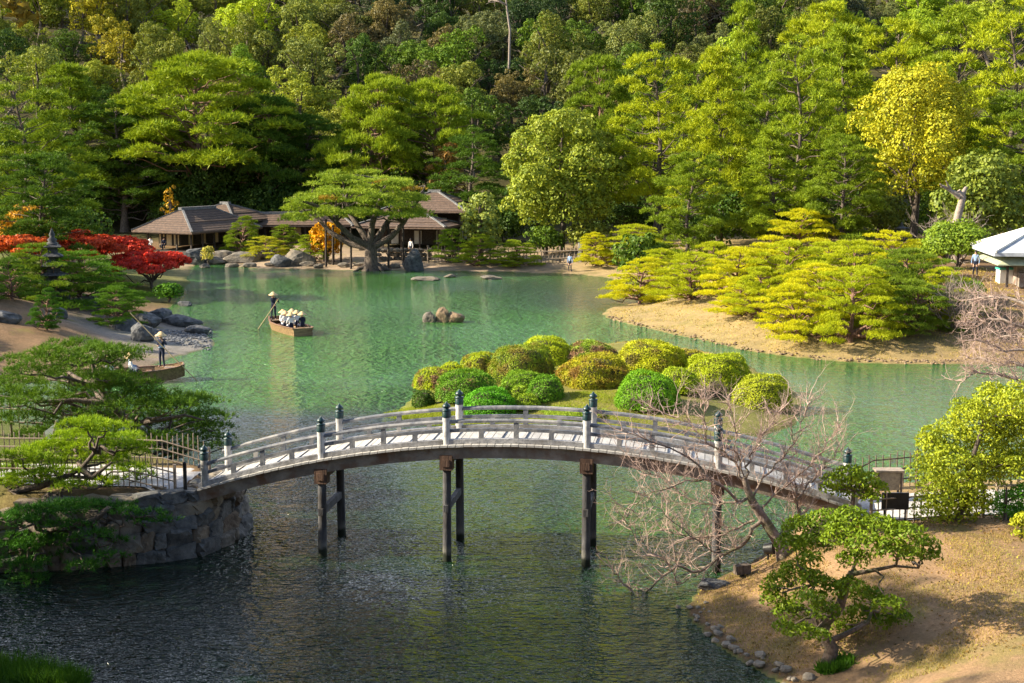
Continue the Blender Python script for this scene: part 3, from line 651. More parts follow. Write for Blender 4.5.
# big spreading pine with props
def spreading_pine():
    base = hit(372, 270); rng = np.random.default_rng(33); Y = base[1]
    root = thing('pine_tree', base, 'ancient spreading pine on the far shore, limbs held up by wooden props', 'pine tree')
    tr = MB(); cr = MB(); pads = []
    def W(px, py, dy=0): return at_y(px, py, Y + dy) - base
    fork = W(371, 244)
    tr.tube([W(372, 273), W(371, 262), fork], [1.15, .62, .55], 12)
    for a in range(7): limb(tr, (0, 0, .5), (1.9 * math.cos(a * .9), 1.2 * math.sin(a * .9), -.1), .4, .08, rng, .1)
    mains = [[(371, 247), (352, 238), (336, 222), (322, 208), (300, 200)], [(371, 246), (362, 232), (350, 214), (345, 200), (350, 188)], [(370, 245), (372, 225), (378, 205), (385, 190), (392, 178)],
             [(372, 248), (392, 236), (404, 222), (414, 206), (424, 192)], [(371, 248), (350, 244), (330, 232), (312, 212), (290, 206)], [(372, 246), (384, 228), (398, 205), (410, 190), (425, 186)]]
    for q, m_ in enumerate(mains):
        dy = [-2.5, 2, 0, -1, 3, 4][q]
        P = np.array([W(px, py, dy * t / 4) for t, (px, py) in enumerate(m_)]); tr.tube(P, np.linspace(.34, .11, 5), 8)
    for q in range(84):
        u = rng.uniform(-1, 1); px = 356 + 66 * u; env = math.sqrt(1 - abs(u) ** 2.4); py = 216 - 44 * env * rng.uniform(.0, 1) + 4 * rng.uniform(-1, 1) + 4 * abs(u); dy = rng.uniform(-6, 6)
        p = W(px, py, dy); pr = rng.uniform(.8, 1.5); pads.append((*p, pr * 1.0, pr * .9, pr * .26))
        m_ = mains[q % 6]; a = W(*m_[2 + q % 3], [-2.5, 2, 0, -1, 3, 4][q % 6] * .7)
        if np.linalg.norm(a - p) < 6: limb(tr, a, p - (0, 0, .1), .10, .03, rng, .15, 6, 5)
    pad_tufts(cr, pads, 36, 5, .30, .06, rng)
    # a few orange dead tufts
    oc = MB(); op = [(*W(px, py, -5), 1.0, .8, .2) for px, py in ((385, 183), (412, 190), (326, 199))]
    pad_tufts(oc, op, 22, 5, .34, .08, rng)
    c = cr.obj('crown', M['needle'], root); c.color = (.145, .185, .04, 1)
    oc.obj('browned_needles', leaf_mat('brown_needles', (.19, .12, .035)), root); tr.obj('trunk', M['bark'], root)
    for q, (px, b, t_) in enumerate(((326, 267, 219), (333, 265, 225), (351, 269, 228), (388.5, 269, 218), (403, 264, 221), (341, 262, 232))):
        p = hit(px, b); top = at_y(px, t_, p[1])
        m_ = MB(); m_.tube([p - (0, 0, .1), top], [.11, .09], 8)
        tag(m_.obj('prop_post', M['wood_dark']), f'{ORD[[0,1,3,4,5,2][q]]} from the left of the wooden props under the spreading pine', 'post', 'props under the spreading pine')
    p = hit(329, 262); m_ = MB(); m_.box((p[0], p[1], p[2] + 3.3), (1.0, .12, .8)); m_.tube([p, p + (0, 0, 2.95)], .06, 6)
    r_ = thing('notice_board', p, 'small pale notice board under the spreading pine', 'sign')
    m_ = MB(); m_.box((0, 0, 2.2), (1.3, .1, .95)); m_.obj('board', M['plaster'], r_)
    m_ = MB(); m_.tube([(-.5, 0, 0), (-.5, 0, 2.7)], .06, 6); m_.obj('leg', M['wood_dark'], r_)
    m_ = MB(); m_.tube([(.5, 0, 0), (.5, 0, 2.7)], .06, 6); m_.obj('leg', M['wood_dark'], r_)
spreading_pine()

# ------------------------------------------------------------------ clipped azaleas
def mound(q, px, base, top, wid, c1, alt, amt, label, dy=0.0, tw=False):
    Pb = hit(px, base - 2); R = wid / 2 * Pb[1] / F; hh = at_y(px, top, Pb[1])[2] - Pb[2]; rng = np.random.default_rng(500 + q)
    # the visible base is the front edge: centre sits one radius further back
    Yc = Pb[1] + R * .75; px_ = px; z0 = gz((px_ - 512) / F * Yc, Yc); pt = at_y(px_, top, Yc); x = pt[0]; hh = pt[2] - z0; R = wid / 2 * Yc / F
    root = thing('azalea_bush', (x, Yc, z0), label, 'bush', 'clipped azaleas on the islet')
    core = MB(); prof = [(R * .9 * math.cos(a) ** .75 if a < PI / 2 - .01 else .02, hh * .9 * math.sin(a)) for a in np.linspace(0, PI / 2, 9)]
    core.lathe((0, 0, -.05), [(R * .7, -.1)] + prof, 18); core.obj('stems', M['core'], root)
    R *= 1.07; n = int(2300 * (R * R * 2 + R * hh)); d = unit(rng.normal(size=(n, 3))); d[:, 2] = np.abs(d[:, 2]); ph = rng.uniform(0, 6, 4)
    e = 1 + .085 * np.sin(5 * d[:, 0] + ph[0]) * np.sin(4 * d[:, 1] + ph[1]) + .04 * np.sin(12 * d[:, 1] + ph[2] + 7 * d[:, 2]) + rng.normal(size=n) * .022
    xy = np.linalg.norm(d[:, :2], axis=1); f = np.clip(xy, 1e-3, 1) ** .75 / np.clip(xy, 1e-3, 1)
    P = np.stack([d[:, 0] * f * R, d[:, 1] * f * R, d[:, 2] * hh - .03], 1) * e[:, None]
    cr = MB(); leaves(cr, P, d * np.array([1, 1, 1.1]), .075, .045, rng, jit=.7)
    m2 = n // 5; blades(cr, P[:m2], d[:m2] + .4 * rng.normal(size=(m2, 3)), .10, .025, rng)
    c1 = tuple(min(.4, a * 1.35) for a in c1); cr.obj('leaves', leaf_mat('azalea_leaves', c1, alt, amt, 1.1, .2, .34), root)
M['core'] = std_mat('azalea_core', (.03, .028, .012), (.07, .055, .03), 6, .95, .3)
g1 = (.105, .145, .018); g2 = (.055, .11, .016); yl = (.17, .19, .016); orr = (.16, .13, .025); dk = (.03, .055, .015); brn = (.22, .13, .07)
A_ = 'clipped azalea'
for q, a in enumerate([
    (433, 391, 368, 38, yl, brn, (.52, .62), 'yellowish clipped azalea with twiggy brown front at the left end of the islet'),
    (451, 380, 363, 26, yl, None, None, 'small yellow-green clipped azalea just behind the leftmost twiggy one'),
    (424, 409, 390, 22, dk, None, None, 'small dark round bush at the left tip of the islet'),
    (466, 407, 370, 58, g2, brn, (.62, .72), 'large green mound left of the bridge posts with finials, behind the brightest green one'),
    (480, 376, 352, 36, yl, orr, (.5, .62), 'yellow and rust clipped azalea at the back left of the islet'),
    (523, 384, 344, 62, (.10, .13, .018), orr, (.52, .70), 'large rust-tinged mound in the left half of the islet'),
    (546, 368, 337, 52, yl, None, None, 'yellow-green mound behind the large rust-tinged one'),
    (489, 420, 388, 50, (.05, .14, .015), None, None, 'brightest green dome just behind the bridge railing'),
    (524, 392, 371, 42, (.08, .13, .018), None, None, 'green mound with spiky top in the middle of the left cluster'),
    (546, 404, 375, 34, g2, None, None, 'dark green ball at the right of the left cluster'),
    (519, 401, 386, 20, g1, None, None, 'smallest olive ball between green mounds'),
    (526, 413, 394, 27, g1, None, None, 'small olive-green ball in front of the smallest one'),
    (590, 366, 342, 56, g1, brn, (.5, .62), 'olive mound with brown left side behind the orange one'),
    (596, 390, 355, 70, (.17, .155, .016), (.19, .11, .025), (.52, .70), 'wide orange-red and yellow mound in the middle of the islet'),
    (650, 376, 341, 66, (.20, .20, .014), orr, (.55, .72), 'large bright yellow mound right of the orange one'),
    (690, 372, 350, 34, (.14, .12, .02), orr, (.42, .6), 'rusty mound behind the large yellow one'),
    (678, 396, 368, 40, (.14, .17, .016), None, None, 'fresh green mound touching the large deep green one'),
    (647, 414, 372, 60, (.07, .14, .014), None, None, 'large deep green mound nearest the bridge in the right half of the islet'),
    (718, 390, 353, 62, (.15, .17, .014), None, None, 'yellow-green mound with a bare grey bush at its foot'),
    (764, 412, 375, 56, (.15, .16, .018), None, None, 'yellow-topped mound at the right end of the islet'),
    (575, 420, 408, 62, (.10, .13, .02), None, None, 'low flat bush seen through the railing, upper'),
    (556, 434, 421, 46, (.10, .12, .02), None, None, 'low flat bush seen through the railing, lower'),
    (665, 374, 347, 40, (.20, .20, .014), None, None, 'yellow-green mound squeezed between the yellow and rusty ones'),
]): mound(q, *a)

# bare twigs generator
def twigs(mb, p, d, L, r, depth, rng, up=.15, spread=.6, sides=4, kids=(3, 5), gnarl=.25):
    n = 5; P = [np.asarray(p, float)]; dd = unit(np.asarray(d, float))
    for q in range(n - 1):
        dd = unit(dd + gnarl * rng.normal(size=3) + np.array([0, 0, up * .3])); P.append(P[-1] + dd * L / (n - 1))
    P = np.array(P); mb.tube(P, np.linspace(r, r * .45, n), sides if r > .012 else 3, cap=False)
    if depth <= 0: return
    for q in range(rng.integers(kids[0], kids[1] + 1)):
        t = rng.uniform(.25, 1); i_ = min(n - 2, int(t * (n - 1))); b = P[i_] + (P[i_ + 1] - P[i_]) * (t * (n - 1) - i_)
        nd = unit(dd + spread * 1.5 * rng.normal(size=3) + np.array([0, 0, up])); twigs(mb, b, nd, L * rng.uniform(.45, .75), r * .5, depth - 1, rng, up, spread, sides, kids, gnarl)

def bare_bush(px, base, r, hh, n, label, seed=0, mat='bark_pale', th=.02):
    p = hit(px, base); rng = np.random.default_rng(seed); mb = MB()
    for q in range(n):
        a = rng.uniform(0, 2 * PI); e = rng.uniform(.2, 1); twigs(mb, (.1 * math.cos(a), .1 * math.sin(a), 0), (math.cos(a) * e * r / hh, math.sin(a) * e * r / hh, 1), hh * rng.uniform(.5, .75), th, 2, rng, .2, .35)
    o = mb.obj('bare_shrub', M[mat]); o.location = tuple(p); tag(o, label, 'shrub')
bare_bush(716, 397, 1.0, .9, 26, 'leafless grey shrub at the foot of a yellow-green mound on the islet', 1, 'bark')
bare_bush(948, 262, 2.6, 4.2, 30, 'leafless pinkish shrub left of the teahouse below the dead trunk', 2, 'bark_pale', .06)
bare_bush(955, 330, 2.2, 3.6, 24, 'leafless reddish shrub on the right of the mound beside the teahouse', 3, 'bark_pale', .045)

# ------------------------------------------------------------------ rocks
def rock_geo(mb, c, size, rng, mat=0, sub=3, rz=None, sink=.3, block=False):
    bm = bmesh.new(); bmesh.ops.create_icosphere(bm, subdivisions=sub, radius=1); D = np.array([v.co[:] for v in bm.verts]); Fc = [[v.index for v in f.verts] for f in bm.faces]; bm.free()
    Nn = unit(rng.normal(size=(13, 3))); d = rng.uniform(.72, 1.0, 13); 
    if block: Nn = np.concatenate([unit(np.array([[1, 0, 0], [-1, 0, 0], [0, 1, 0], [0, -1, 0], [0, 0, 1], [0, 0, -1]], float) + .16 * rng.normal(size=(6, 3))), Nn[:5]]); d = np.concatenate([rng.uniform(.62, .74, 6), rng.uniform(.85, 1.0, 5)])
    dot = D @ Nn.T
    rad = np.min(np.where(dot > .15, d / np.maximum(dot, .15), 9), axis=1); rad = np.minimum(rad, 1.15)
    rad = rad * (1 + .03 * np.sin(D[:, 0] * 9 + d[0] * 20) * np.sin(D[:, 1] * 8 + d[1] * 9) + .02 * rng.normal(size=len(D)))
    V = D * rad[:, None] * np.array(size) / 2; a = rng.uniform(0, 6.28) if rz is None else rz; ca_, sa = math.cos(a), math.sin(a)
    V = V @ np.array([[ca_, -sa, 0], [sa, ca_, 0], [0, 0, 1]]).T
    V[:, 2] += size[2] * (.5 - sink); mb.add(V + np.asarray(c), Fc, mat, False)
def boulder(px, py, size, label, mat='rock', group=None, seed=0, z=None, sink=.3, rz=0.0):
    p = hit(px, py) if z is None else at_z(px, py, z)
    mb = MB(); rock_geo(mb, (0, 0, 0), size, np.random.default_rng(seed + 900), rz=0, sink=sink); o = mb.obj('boulder', M[mat]); o.location = tuple(p); o.rotation_euler = (0, 0, rz)
    tag(o, label, 'rock', group); return o
for q, (px, py, s, lb, mt) in enumerate([
    (430, 322, (.9, .8, .9), 'leftmost of the three rocks standing in the middle of the pond', 'rock'),
    (443, 322, (.9, .8, 1.3), 'middle of the three rocks standing in the pond', 'rock_tan'),
    (455, 322, (1.4, .9, 1.0), 'rightmost and widest of the three rocks in the pond', 'rock_tan')]):
    boulder(px, py, s, lb, mt, 'rocks standing in the pond', q, 0)
for q, (px, py, s) in enumerate([(427, 280, (2.4, 2.2, .5)), (450, 277, (1.0, 1.2, .4)), (491, 279, (2.0, 1.6, .45))]):
    boulder(px, py, s, ['left and longest', 'middle and smallest', 'right'][q] + ' of the flat stones lying in the water near the far shore', 'rock', 'flat stones near the far shore', 10 + q, 0)
for q, (px, py, s, lb, mt) in enumerate([
    (414, 270, (2.0, 1.6, 2.5), 'upright blue-grey standing stone on the far shore right of the spreading pine', 'rock_blue'),
    (282, 266, (2.4, 1.8, 1.5), 'dark boulder left of the notice board on the far shore', 'rock_blue'),
    (298, 265, (3.0, 1.8, 1.9), 'long grey boulder on the far shore next to the notice board', 'rock'),
    (195, 264, (2.6, 1.8, 2.4), 'blue-grey boulder under the corner of the shingled pavilion', 'rock_blue'),
    (225, 260, (3.8, 2.2, 1.6), 'flat pale boulder right of the grassy clump by the pavilion', 'rock'),
    (243, 262, (4.0, 2.2, 1.4), 'flat boulder at the water, second right of the pavilion clump', 'rock'),
    (262, 258, (3.2, 2.0, 1.4), 'pale boulder beneath the small clipped yellow pine', 'rock'),
    (215, 264, (2.6, 1.6, 1.0), 'low stone at the water beside the grassy clump', 'rock'),
    (146, 326, (1.7, 1.6, 1.3), 'blue-grey boulder above the boatman in front, upper one', 'rock_blue'),
    (141, 340, (1.4, 1.3, 1.5), 'blue-grey boulder behind the hat of the nearer boatman', 'rock_blue'),
    (160, 322, (1.6, 1.5, 1.4), 'rounded boulder at the left shore beside the pebble beach', 'rock_blue'),
    (182, 326, (2.6, 1.4, 1.0), 'long low boulder along the pebble beach', 'rock_blue'),
    (197, 333, (1.6, 1.2, .7), 'low rock at the tip side of the pebble beach', 'rock_blue'),
    (128, 330, (1.6, 1.4, 1.2), 'dark boulder left of the blue-grey ones on the left shore', 'rock_blue'),
    (28, 298, (1.5, 1.2, 1.2), 'dark boulder left of the stone pagoda', 'rock_blue'),
    (6, 322, (1.6, 1.2, 1.0), 'dark boulder at the left edge on the brown slope', 'rock_blue'),
    (85, 308, (4.0, 2.0, 1.0), 'long low rock under the broad layered pine', 'rock_blue'),
    (185, 306, (1.0, .8, .6), 'small dark rock in front of the round green bush', 'rock_blue'),
    (64, 288, (1.2, 1, 1.4), 'grey stone right beside the stone pagoda', 'rock'),
    (60, 318, (.8, .7, .9), 'small dark stump-like rock by the young pine', 'rock_blue'),
    (120, 310, (1.4, 1.0, .9), 'pale stone below the low spreading pine at left', 'rock'),
    (712, 587, (.9, .7, .35), 'dark wet rock at the left tip of the lawn under the bare tree', 'rock_blue'),
    (374, 270, (1.0, .8, .5), 'small stone at the foot of the spreading pine', 'rock'),
]): boulder(px, py, s, lb, mt, None, 20 + q)
for q in range(10):
    px = [205, 250, 272, 318, 345, 362, 395, 232, 308, 383][q]; boulder(px, 268 - (q % 3), (1.0 + .3 * (q % 3), .8, .6), 'small stone at the edge of the far shore', 'rock', 'small stones along the far shore', 60 + q)
# round green bush at left shore and others
def ball_bush(px, base, top, wid, col, label, dens=60, Ln=.2, W=.13, name='round_bush', alt=None):
    p = hit(px, base); R = wid / 2 * p[1] / F; hh = at_y(px, top, p[1])[2] - p[2]; rng = np.random.default_rng(int(px))
    cr = MB(); lobe_leaves(cr, [(R * .45 * math.cos(a) * (a > 0), R * .45 * math.sin(a) * (a > 0), hh * .45, R * .62) for a in (0, 1, 2.3, 3.6, 5)], dens, Ln, W, rng, squash=hh / R * .62)
    st = MB(); st.tube([(0, 0, -.1), (0, 0, hh * .6)], [.1, .03], 6)
    for a in range(4): limb(st, (0, 0, 0), (R * .5 * math.cos(a * 1.6), R * .5 * math.sin(a * 1.6), hh * .6), .05, .02, rng)
    root = thing(name, p + np.array([0, R * .4, 0]), label, 'bush'); cr.obj('leaves', leaf_mat('bush_leaves', col, alt), root); st.obj('stems', M['bark'], root)
ball_bush(168, 303, 281, 30, (.05, .11, .02), 'round bright green bush at the water under the red maple')
ball_bush(208, 266, 243, 14, (.30, .25, .10), 'tall pale grassy clump at the corner of the pavilion')
ball_bush(12, 282, 262, 24, (.03, .06, .02), 'dark round bush at the left edge behind the slope')
ball_bush(930, 262, 236, 42, (.14, .18, .025), 'light green rounded bush between the stone pagoda and the bare shrub')
ball_bush(905, 270, 250, 60, (.10, .17, .02), 'green bush below the stone pagoda')
ball_bush(962, 270, 214, 70, (.10, .14, .025), 'bushy green shrub hiding the foot of the dead trunk')
ball_bush(965, 300, 276, 50, (.12, .18, .03), 'fresh green bush in front of the teahouse')

# ------------------------------------------------------------------ stone pagodas
def pagoda(px, base, top, label, tiers=5, w0=1.5, mat='lantern_stone'):
    p = hit(px, base); hh = at_y(px, top, p[1])[2] - p[2]; root = thing('stone_pagoda', p, label, 'stone pagoda', None, .3)
    m_ = MB(); m_.box((0, 0, hh * .06), (w0, w0, hh * .14)); m_.box((0, 0, hh * .15), (w0 * .75, w0 * .75, hh * .08)); m_.obj('base', M[mat], root)
    z = hh * .18; th = hh * .62 / tiers
    for k in range(tiers):
        f = 1 - .11 * k; b = MB(); b.box((0, 0, z + th * .3), (w0 * .55 * f, w0 * .55 * f, th * .62)); b.obj('body', M[mat], root)
        b = MB(); w = w0 * f
        b.lathe((0, 0, z + th * .55), [(w * .62, 0), (w * .70, th * .12), (w * .34, th * .45)], 4, smooth=False); r = b.obj('roof', M[mat], root); r.rotation_euler = (0, 0, PI / 4)
        z += th
    m_ = MB(); m_.lathe((0, 0, z), [(w0 * .2, 0), (w0 * .12, hh * .02), (w0 * .16, hh * .05), (w0 * .07, hh * .08), (w0 * .1, hh * .11), (.01, hh * .2)], 8); m_.obj('spire', M[mat], root)
pagoda(55, 304, 228, 'dark five-tiered stone pagoda among the pines of the left shore', 5, 1.9, 'stone_dark')
pagoda(901, 246, 222, 'small stone pagoda on top of the right mound', 4, 1.5)

# ------------------------------------------------------------------ buildings
def rings(mb, rs, mat=0):
    V = []
    for (a, b, z, ox) in rs: V += [(-a + ox, -b, z), (a + ox, -b, z), (a + ox, b, z), (-a + ox, b, z)]
    Fc = []
    for k in range(len(rs) - 1):
        for q in range(4): Fc.append([4 * k + q, 4 * k + (q + 1) % 4, 4 * k + 4 + (q + 1) % 4, 4 * k + 4 + q])
    mb.add(V, Fc, mat)
def hall(c, rz, L, W, z_eave, z_ridge, label, rl=.45, over=1.1, panels=7, post_n=(6, 3), mat='roof', floor=.6, shoji='shoji', ridge_m='lantern_stone', name='pavilion'):
    """L along local x, W along local y; c = ground centre"""
    root = thing(name, c, label, 'building', None, rz); a, b = L / 2 + over, W / 2 + over
    e, r = z_eave - c[2], z_ridge - c[2]; mz = e + (r - e) * .42; k = .58
    rf = MB(); A, B = L / 2 * rl, .12
    ma, mb_ = A + (a - A) * k, B + (b - B) * k
    rings(rf, [(a - .5, b - .5, e - .12, 0), (a, b, e - .12, 0), (a, b, e + .1, 0), (ma + .08, mb_ + .08, mz, 0), (ma, mb_, mz + .12, 0), (A, B, r, 0)]); 
    rf.add([(-A, -B, r), (A, -B, r), (A, B, r), (-A, B, r)], [[0, 1, 2, 3]]); rf.add([(-(a - .5), -(b - .5), e - .12), (a - .5, -(b - .5), e - .12), (a - .5, b - .5, e - .12), (-(a - .5), b - .5, e - .12)], [[3, 2, 1, 0]])
    rfo = rf.obj('roof', M[mat], root)
    rg = MB(); rg.box((0, 0, r + .1), (2 * A + .5, .45, .3))
    for sx in (-1, 1):
        for sy in (-1, 1): rg.beam((sx * A, sy * B, r + .04), (sx * a, sy * b, e + .14), .22, .12)
    rg.obj('ridge', M[ridge_m], rfo)
    fl = MB(); fl.box((0, 0, floor * .5 - .1), (L + .8, W + .8, floor * .4)); fl.box((0, 0, floor * .1), (L - .6, W - .6, floor * .8)); fl.obj('veranda', M['wood_dark'], root)
    wl = MB(); wl.box((0, W * .14, (e + floor) / 2), (L * .78, W * .5, e - floor - .1)); wl.obj('wall', M['wood_dark'], root)
    for q in range(panels):
        x = (q - (panels - 1) / 2) * L * .78 / panels
        s_ = MB(); s_.box((x, W * .14 - W * .25 - .04, floor + (e - floor) * .42), (L * .78 / panels * .62, .06, (e - floor) * .7)); s_.obj('door', M[shoji if q % 2 else 'wood_dark'], root)
    for q in range(max(2, panels // 2)):
        n_ = max(2, panels // 2); y = (q - (n_ - 1) / 2) * W * .5 / n_ + W * .14
        for sx in (-1, 1):
            s_ = MB(); s_.box((sx * (L * .39 + .04), y, floor + (e - floor) * .42), (.06, W * .5 / n_ * .66, (e - floor) * .7)); s_.obj('door', M[shoji], root)
    for sy in (-1, 1):
        for q in range(post_n[0]):
            x = (q / (post_n[0] - 1) - .5) * (L - .1); s_ = MB(); s_.box((x, sy * (W / 2 - .05), (e) / 2), (.16, .16, e)); s_.obj('post', M['wood_dark'], root)
    for sx in (-1, 1):
        for q in range(1, post_n[1] - 1):
            y = (q / (post_n[1] - 1) - .5) * W; s_ = MB(); s_.box((sx * (L / 2 - .05), y, e / 2), (.16, .16, e)); s_.obj('post', M['wood_dark'], root)
    return root
def zpx(py, Y): return at_y(512, py, Y)[2]
ang = math.atan2(.88, .48)
# near corner of the eaves in the photo at (192, 234)
cn = at_y(192, 234, 143); ex = np.array([math.cos(ang), math.sin(ang)]); ey = np.array([-ex[1], ex[0]])
L1, W1, ov = 9.0, 5.9, 1.1
cA = cn[:2] + ex * (L1 / 2 + ov) + ey * (W1 / 2 + ov)
hall((cA[0], cA[1], .35), ang, L1, W1, cn[2] + .05, zpx(211, 147) + .1, 'open wooden pavilion with hipped shingle roof at the left end of the far shore', .55, ov, 7, (6, 4), floor=.9)
cB = at_y(226, 228, 157); hall((cB[0], 157, .8), ang - PI / 2, 7, 6, zpx(219, 157), zpx(204, 157), 'second hipped shingle roof joined behind the open pavilion', .1, 1.0, 5, (4, 3))
cC = at_y(298, 228, 158); hall((cC[0], 158, .8), 0.03, 11, 5, zpx(225, 156), zpx(214, 158), 'long low shingle-roofed wing behind the spreading pine', .85, .8, 7, (6, 3))
cD = at_y(435, 228, 152); hall((cD[0], 152, .8), -.25, 7.4, 6.4, zpx(211, 150), zpx(192, 152), 'high brown hipped roof of the hall right of the spreading pine', .12, 1.1, 5, (4, 3), shoji='plaster')
cE = at_y(408, 236, 147); hall((cE[0], 147, .8), -.25, 8.0, 4.4, zpx(227, 145), zpx(216, 147), 'low grey-roofed wing with white wall panels in front of the brown hipped hall', .6, 1.0, 5, (5, 3), shoji='plaster')
# teahouse on the right
def teahouse():
    p = at_y(1022, 262, 92); z0 = gz(p[0], 92)
    root = thing('teahouse', (p[0] + 3.2, 93, z0), 'teahouse with bright white metal roof cut by the right edge', 'building', None, -.12)
    e = zpx(254, 90) - z0; r = zpx(226, 93) - z0 + .2
    rf = MB(); rings(rf, [(4.9, 3.4, e - .15, 0), (5.3, 3.7, e - .15, 0), (5.3, 3.7, e + .08, 0), (1.6, .1, r - .1, 0)]); rf.add([(-1.6, -.1, r - .1), (1.6, -.1, r - .1), (1.6, .1, r - .1), (-1.6, .1, r - .1)], [[0, 1, 2, 3]])
    ro = rf.obj('roof', M['roof_metal'], root); rg = MB()
    for sx in (-1, 1):
        for sy in (-1, 1): rg.beam((sx * 1.6, 0, r - .05), (sx * 5.3, sy * 3.7, e + .15), .25, .14)
    rg.box((0, 0, r), (3.4, .3, .25)); rg.obj('ridge', M['plaster'], ro)
    lo = MB(); rings(lo, [(5.0, 3.5, e - .75, 0), (5.0, 3.5, e - .68, 0), (4.0, 2.6, e - .16, 0)]); lo.obj('eave', M['roof_edge'], root)
    w = MB(); w.box((.1, .2, (e - .6) / 2), (7.2, 4.6, e - .65)); w.obj('wall', M['wood_rust'], root)
    for q, x in enumerate((-2.6, -1.4, -.2, 1.0)):
        s_ = MB(); s_.box((x, -2.15, e * .48), (.95, .07, .8)); f_ = s_.obj('window', M['plaster'], root)
    for x in (-4.3, -1.5, 1.5, 4.3):
        s_ = MB(); s_.box((x, -3.0, (e - .7) / 2), (.15, .15, e - .7)); s_.obj('post', M['wood_dark'], root)
    s_ = MB(); s_.box((-.5, -2.6, .45), (6, .6, .9)); s_.obj('counter', M['wood_rust'], root)
    q = hit(1009, 283, 2.6); b = thing('cool_box', q, 'white box with a teal lid in front of the teahouse', 'box')
    s_ = MB(); s_.box((0, 0, .45), (1.5, .8, .9)); s_.obj('body', M['plaster'], b); s_ = MB(); s_.box((0, 0, .96), (1.6, .9, .12)); s_.obj('lid', M['teal'], b)
teahouse()
# twisted dead trunk
def dead_trunk():
    p = at_y(957, 232, 104); z0 = gz(p[0], 104); mb = MB(); rng = np.random.default_rng(5); W = lambda px, py, dy=0: at_y(px, py, 104 + dy)
    mb.tube([(p[0], 104, z0 - .2), W(956, 225), W(960, 208), W(963, 197), W(958, 191)], [.34, .30, .27, .24, .2], 9)
    limb(mb, W(960, 197), W(945, 187), .24, .09, rng, .1, 6, 7); limb(mb, W(961, 196), W(966, 188, 1),   .22, .14, rng, .1, 5, 7); limb(mb, W(946, 188), W(940, 184, -.5), .14, .04, rng); limb(mb, W(950, 189), W(946, 181, -.5), .12, .04, rng)
    tag(mb.obj('dead_tree', M['bark_pale']), 'twisted dead pale trunk with broken top behind the right mound', 'tree')
dead_trunk()
# bare pale tree high on the slope
def hill_bare():
    p = at_y(508, 38, 215); z0 = gz(p[0], 215); mb = MB(); rng = np.random.default_rng(8)
    P = np.array([(p[0], 212, z0), at_y(510, 30, 212), at_y(507, 10, 212), at_y(505, -12, 212)]); mb.tube(P, [.22, .19, .15, .08], 6)
    for q in range(7):
        t = rng.uniform(.4, 1); b = P[1] + (P[3] - P[1]) * t; twigs(mb, b, (rng.choice([-1, 1]), rng.uniform(-.4, .4), .5), 3.6, .12, 1, rng)
    tag(mb.obj('bare_tree', M['bark_pale']), 'pale leafless tree standing out of the hillside wood at the top centre', 'tree')
hill_bare()

# ------------------------------------------------------------------ fences
def fence(pts, label, h=.95, gap=.16, rows=(.25, .55, .82), mat='bamboo', post_gap=1.8, r=.018, name='bamboo_fence', zfix=None, post_mat=None, group=None):
    pts = [np.array(p, float) for p in pts]; z = lambda p: (gz(p[0], p[1]) if zfix is None else zfix)
    root = thing(name, (pts[0][0], pts[0][1], z(pts[0])), label, 'fence', group); o = np.array([*pts[0][:2], z(pts[0])])
    lat = MB(); rng = np.random.default_rng(int(abs(pts[0][0]) * 10))
    for a, b in zip(pts[:-1], pts[1:]):
        L = np.linalg.norm(b[:2] - a[:2]); n = max(2, int(L / gap))
        for q in range(n):
            p = a + (b - a) * (q / n); zz = z(p); hh = h * rng.uniform(.94, 1.06)
            lat.tube(np.array([(p[0], p[1], zz - .05), (p[0] + rng.normal() * .01, p[1], zz + hh)]) - o, r, 5)
        m_ = max(2, int(L / 1.5))
        for q in range(m_):
            p = a + (b - a) * (q / m_); p2 = a + (b - a) * ((q + 1) / m_)
            for rr in rows: lat.tube(np.array([(p[0], p[1] - r * 2, z(p) + rr * h), (p2[0], p2[1] - r * 2, z(p2) + rr * h)]) - o, r * 1.2, 5)
        k = max(1, int(L / post_gap))
        for q in range(k + 1):
            p = a + (b - a) * (q / k); m2 = MB(); m2.tube(np.array([(p[0], p[1] + r * 3, z(p) - .1), (p[0], p[1] + r * 3, z(p) + h * 1.05)]) - o, r * 2.6, 7); m2.obj('post', M[post_mat or mat], root)
    lat.obj('lattice', M[mat], root)
    return root
fence([(-9.7, 39.95), (-12.5, 40.1), (-22, 40.4)], 'bamboo lattice fence on the near side of the path left of the bridge')
fence([(-9.3, 42.75), (-12.2, 43.0), (-22, 43.6)], 'bamboo lattice fence on the water side of the path left of the bridge')
fence([(-13.5, 47.5), (-19, 48)], 'short bamboo fence at the left edge beyond the near pine', 1.3, .3, (.4, .75))
fence([(9.2, 40.6), (12.0, 41.2), (24, 42.4)], 'bamboo lattice fence along the water behind the path right of the bridge', 1.05, .22, (.25, .55, .85), 'bamboo_dark')
fence([(9.6, 37.0), (12.8, 37.6)], 'bamboo lattice fence between lawn and path right of the bridge', .85, .2, (.15, .5, .85))
fence([(13.4, 38.3), (24, 39.2)], 'bamboo fence at the right edge behind the sunlit shrub', .85, .2, (.15, .5, .85))
a = hit(428, 262); b = hit(490, 264); c = hit(560, 263); d = hit(625, 260, 2)
fence([a[:2], b[:2], c[:2], d[:2]], 'long pale bamboo fence along the far shore', 1.5, .34, (.3, .75), 'bamboo', 4.0, .04)
